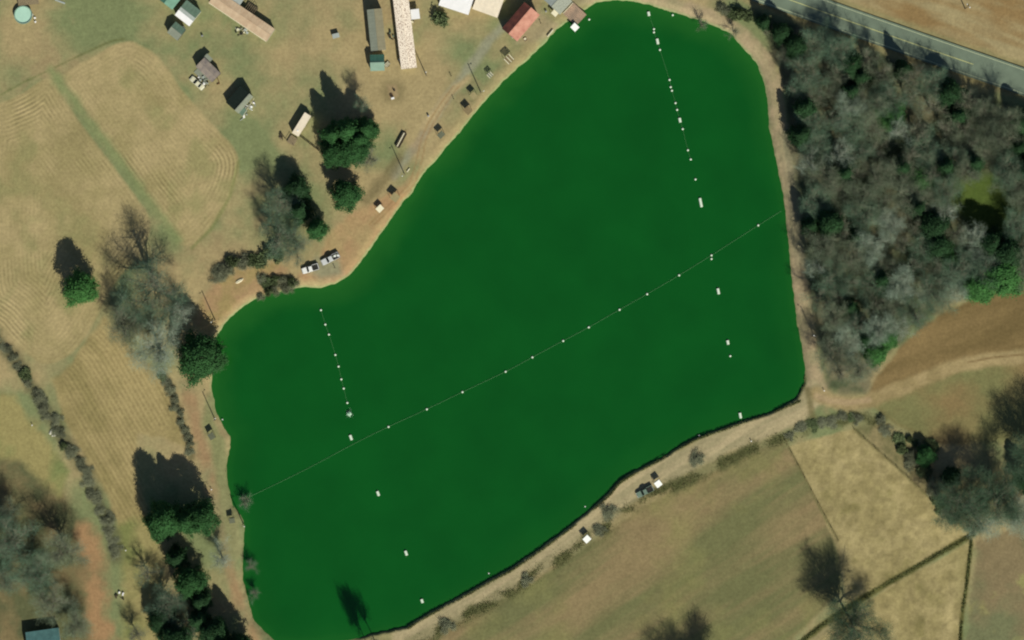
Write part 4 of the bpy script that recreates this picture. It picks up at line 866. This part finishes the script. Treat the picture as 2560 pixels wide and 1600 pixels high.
fence('wire_fence', 'post and wire fence between the pasture and the paddock', (1962, 1100), (2095, 1350), 4, 1.3, 3, M['dark_wood'], M['rust'], .03)
# floats
big = MB().tube([(-1.3, 0, 0), (-1.2, 0, 0), (1.2, 0, 0), (1.3, 0, 0)], [.2, .34, .34, .2], 12).mesh('barrel', M['float'])
small_body = MB().lathe(0, 0, [(.1, -.3), (.28, -.12), (.33, .05), (.26, .25), (.08, .33)], 12).mesh('ball', M['float'])
band = MB().lathe(0, 0, [(.335, -.03), (.345, .0), (.335, .03)], 12, False).mesh('band', M['rope'])
def flt(label, px, py, group, L=None, ang=0):
    x, y = W(px, py); t = thing('float_buoy', label, 'buoy', px, py, ang, group, z=WATER_Z + .12)
    if L: o = link('barrel', big, t); o.scale = (L / 2.6, 1.25, 1.25)
    else: o = link('ball', small_body, t); link('band', band, t)
EAST = [(1622,34,1.3),(1635,72),(1635,80),(1644,103,1.7),(1650,124),(1674,199),(1677,217),(1680,226),(1689,257),(1693,274),(1700,300,1.4),(1707,322),(1720,375),(1727,398),(1739,448),(1752,506,2.8),(1779,647),(1796,728,1.8),(1820,856,1.3),(1826,890),(1851,1039,1.7)]
for i, q in enumerate(EAST): flt(f'{ORD[i]} white float from the north on the eastern line' if len(q) < 3 else f'{ORD[i]} float from the north on the eastern line, longer than most', q[0], q[1], 'floats of the eastern line', q[2] if len(q) > 2 else None, ANG(.2, .98))
WEST = [(802,775),(813,811),(822,836),(838,887),(846,916),(853,948),(859,971),(868,1007),(877,1094,1.6),(945,1234,1.5),(1015,1383,1.5),(1055,1503,1.2)]
for i, q in enumerate(WEST): flt(f'{ORD[i]} white float from the north on the western line' if len(q) < 3 else f'{ORD[i]} float from the north on the western line, longer than most', q[0], q[1], 'floats of the western line', q[2] if len(q) > 2 else None, ANG(.35, .94))
LINE = [(971,1067),(1067,1023),(1156,980),(1264,929),(1331,893),(1408,852),(1472,818),(1549,774),(1618,735),(1698,688),(1779,638),(1896,563)]
for i, q in enumerate(LINE): flt(f'{ORD[i]} white float from the west end of the long diagonal line', q[0], q[1], 'floats of the diagonal line')
def rope(label, P, rad=.06):
    o = MB().tube([(*W(*p), WATER_Z + .14) for p in curve(P, 3)], [rad] * (3 * (len(P) - 1) + 1), 4).build('float_rope', M['rope']); return tag(o, label, 'rope')
rope('pale rope of the long diagonal float line across the lake', [(628, 1240), (760, 1176), (880, 1112)] + LINE + [(1954, 527)], .045)
rope('rope of the eastern float line', [q[:2] for q in EAST[:14]], .035); rope('rope of the western float line', [q[:2] for q in WEST[:8]], .035)
t = thing('fountain_aerator', 'white splash of a floating aerator on the western float line', 'fountain', 873, 1035, z=WATER_Z)
MB().lathe(0, 0, [(.5, -.1), (.6, .08), (.4, .16), (.1, .3)], 14).build('float', M['float'], t)
rg = np.random.RandomState(5); n = 260; a = rg.uniform(0, 6.28, n); rr = np.abs(rg.normal(0, .55, n)); c = np.stack([rr * np.cos(a), rr * np.sin(a), .9 - rr * .7 + rg.uniform(0, .3, n)], 1); c[:, 2] = np.maximum(c[:, 2], .05)
u = unit(rg.normal(0, 1, (n, 3))); v = unit(np.cross(u, rg.normal(0, 1, (n, 3)))); sp = link('spray', quads_mesh('spray', c, u * .09, v * .06, M['spray']), t); sp['kind'] = 'stuff'
flt('lone white float tied off the end of the brown deck', 1473, 48, None); flt('lone small float near the top shore, east of the eastern line', 1682, 37, None)

# ------------------------------------------------------------------ small things on the ground
def item(name, label, cat, px, py, parts, rz=0.0, group=None):
    t = thing(name, label, cat, px, py, rz, group)
    for nm, mb, m in parts: mb.build(nm, m, t)
    return t
def barrel(label, px, py, m): item('barrel', label, 'barrel', px, py, [('drum', MB().lathe(0, 0, [(.28, -.05), (.3, .4), (.28, .88)], 14), m), ('lid', MB().lathe(0, 0, [(.29, .88), (.29, .92), (.05, .95)], 14), M['chrome'])])
barrel('small barrel alone on the grass below the striped roof', 506, 90, M['rust']); barrel('pale barrel beside the patched roof mobile home', 997, 150, M['cream']); barrel('white barrel at the corner of the red roofed barn', 1281, 93, M['cream'])
barrel('white bin beside the gravel drive', 1071, 290, M['white_metal']); barrel('cream barrel by the lake house wall', 1365, 29, M['cream'])
def chair(label, px, py, m, rz=0): item('garden_chair', label, 'chair', px, py, [('seat', MB().box(0, 0, .42, .5, .5, .06), m), ('backrest', MB().box(-.25, 0, .7, .06, .5, .55), m)] + [('leg', MB().box(x * .2, y * .2, .2, .05, .05, .42), m) for x in (-1, 1) for y in (-1, 1)], rz)
chair('white chair on the grass right of the pool, upper one', 88, 45, M['white_metal']); chair('white chair on the grass right of the pool, lower one', 89, 55, M['white_metal'], .6); chair('dark chair on the sandy fire pit patch', 986, 226, M['dark'])
item('fire_pit', 'small dark fire ring on the sandy patch', 'fire pit', 978, 238, [('ring', MB().lathe(0, 0, [(.5, -.05), (.52, .3), (.4, .3), (.4, 0)], 14, False), M['rust']), ('ashes', MB().lathe(0, 0, [(.4, -.05), (.4, .12)], 14), M['dark'])])
item('fire_pit', 'small rusty fire ring on the pinkish yard by the barn', 'fire pit', 1313, 98, [('ring', MB().lathe(0, 0, [(.55, -.05), (.58, .3), (.45, .3), (.45, 0)], 14, False), M['rust']), ('ashes', MB().lathe(0, 0, [(.45, -.05), (.45, .12)], 14), M['cream'])])
item('cooler_box', 'white cooler box at the edge of the sandy patch', 'cooler', 982, 246, [('body', MB().box(0, 0, .25, .9, .55, .5), M['white_metal']), ('lid', MB().box(0, 0, .53, .95, .6, .08), M['white_metal'])], .3)
item('shore_bench', 'cream board bench with dark shadow near the lake house', 'bench', 1376, 83, [('seat', MB().box(0, 0, .5, 2.7, .35, .08), M['cream']), ('backrest', MB().box(0, .2, .8, 2.7, .06, .4), M['dark_wood'])] + [('leg', MB().box(x, 0, .22, .1, .3, .5), M['dark_wood']) for x in (-1.1, 1.1)], ANG(.64, -.77))
item('plank_bench', 'cream plank pair on the grass by the clay bank pole', 'bench', 1021, 426, [('seat', MB().box(0, 0, .45, 1.3, .3, .06), M['cream']), ('leg', MB().box(-.5, 0, .2, .1, .25, .45), M['wood']), ('leg', MB().box(.5, 0, .2, .1, .25, .45), M['wood'])], ANG(.6, -.8))
item('pale_boat', 'upturned pale boat on the orange clay above the lake corner', 'boat', 599, 702, [('hull', MB().loft([[(x, -a, -.05), (x, a, -.05), (x, a * .6, h), (x, -a * .6, h)] for x, a, h in ((-1.3, .25, .2), (-.8, .5, .42), (.5, .5, .42), (1.3, .12, .2))]), M['cream']), ('keel', MB().box(0, 0, .45, 2.0, .06, .06), M['wood'])], ANG(.85, -.5))
item('propane_tank', 'white tank lying between the grey green shed and striped roof', 'tank', 460, 71, [('tank', MB().tube([(-.7, 0, .55), (-.55, 0, .55), (.55, 0, .55), (.7, 0, .55)], [.12, .3, .3, .12], 12), M['white_metal']), ('leg', MB().box(-.4, 0, .15, .1, .5, .4), M['dark']), ('leg', MB().box(.4, 0, .15, .1, .5, .4), M['dark'])], ANG(.5, .86))
def junk(label, px, py, n, spread, seed, mats, rz=0):
    r = random.Random(seed); t = thing('junk_heap', label, 'junk', px, py, rz)
    for i in range(n):
        m = M[r.choice(mats)]; x, y = r.uniform(-1, 1) * spread[0], r.uniform(-1, 1) * spread[1]
        if i % 3 == 0: MB().box(x, y, .15 + r.uniform(0, .3), r.uniform(.8, 1.8), .18, .08, r.uniform(0, 3)).build('board', m, t)
        elif i % 3 == 1: MB().box(x, y, .3, r.uniform(.4, .9), r.uniform(.4, .8), r.uniform(.5, .8), r.uniform(0, 3)).build('crate', m, t)
        else: MB().lathe(x, y, [(.2, -.02), (.26, .35), (.24, .6)], 10).build('bucket', m, t)
junk('junk heap of pale crates along the pink mobile home', 603, 79, 20, (1.8, 1.3), 1, ['cream', 'wood', 'dark', 'dull_grey', 'grey_metal'], .4)
junk('junk strewn in front of the weathered ruin near the cream car', 509, 200, 18, (1.8, 1.2), 2, ['white_metal', 'dark', 'dull_grey', 'grey_metal'], -.7)
junk('white junk lined along the front of the steep dark shed', 620, 274, 18, (3.2, .8), 3, ['white_metal', 'white_cloth', 'grey_metal', 'dull_grey'], ANG(.66, -.75))
junk('clutter beside the patched roof mobile home porch', 1032, 48, 12, (.9, 1.4), 4, ['cream', 'dark', 'wood', 'greygreen'])
junk('dark clutter between the two long mobile homes', 979, 88, 9, (.7, 1.2), 5, ['dark', 'greygreen', 'dark_wood'])
junk('dark and white scrap below the dirt yard trees', 299, 1488, 9, (1.2, 1.2), 6, ['dark', 'white_metal', 'dark_wood'])
junk('small clutter by the camper trailer end', 706, 341, 7, (.9, .9), 8, ['dark', 'wood', 'dark_wood'])
item('timber_corner', 'brown L shaped timber beside the weathered ruin', 'timber', 548, 206, [('beam', MB().box(0, .5, .2, .25, 1.6, .35), M['rust']), ('beam', MB().box(-.4, -.35, .2, 1.0, .25, .35), M['rust'])], ANG(.5, -.2))
item('pale_board', 'pale board lying on the grass at the top edge', 'board', 150, 4, [('plank', MB().box(0, 0, .12, 3.2, .5, .12), M['grey_metal']), ('batten', MB().box(.8, 0, .05, .15, .6, .1), M['wood'])], ANG(.93, .35))
def post(label, px, py, h=.9, m='white_metal', group=None): item('marker_post', label, 'post', px, py, [('shaft', MB().box(0, 0, h / 2 - .1, .14, .14, h + .2), M[m]), ('cap', MB().box(0, 0, h + .02, .3, .3, .08), M[m])], R.uniform(0, 1.5), group)
for l, x, y in (('white post at the fork of the tracks below the wood', 2060, 977), ('white post in the weeds at the dam end', 1878, 1103), ('pale post in the water edge by the dam middle', 1748, 1089), ('pale post at the water edge above the lower canopy', 1463, 1267),
    ('pale post at the water edge far down the dam', 1222, 1434), ('white post on the west track by the tall evergreens', 529, 1224), ('white post near the foot of the stubble field', 315, 1376), ('white post on the west shore by the pole', 556, 1049),
    ('white post on the verge beside the highway pole', 2424, 19), ('white post left of the white rubble', 81, 1063)): post(l, x, y)
for l, x, y in (('dark post on the grass beside the gravel drive', 1128, 190), ('dark post beside the brown roofed shelter', 1134, 247), ('dark post standing behind the silver pickup', 837, 669), ('dark post in the yard between barn and lake house', 1352, 58)): post(l, x, y, 1.2, 'dark_wood')
rk = random.Random(9)
t0 = None
for i in range(9):
    x, y = 135 + rk.uniform(-9, 9), 1083 + rk.uniform(-10, 10)
    s = rk.uniform(.25, .5)
    mb = MB().lathe(0, 0, [(s * .7, -.08), (s, .1), (s * .8, s * .7), (s * .3, s * .95)], 7)
    o = mb.build('white_stone', M['stone']); xx, yy = W(x, y); o.location = (xx, yy, height(xx, yy)); o.rotation_euler = (0, 0, rk.uniform(0, 6))
    tag(o, 'white stone in the small rubble patch beside the western hedgerow', 'stone', 'white stones by the western hedgerow')
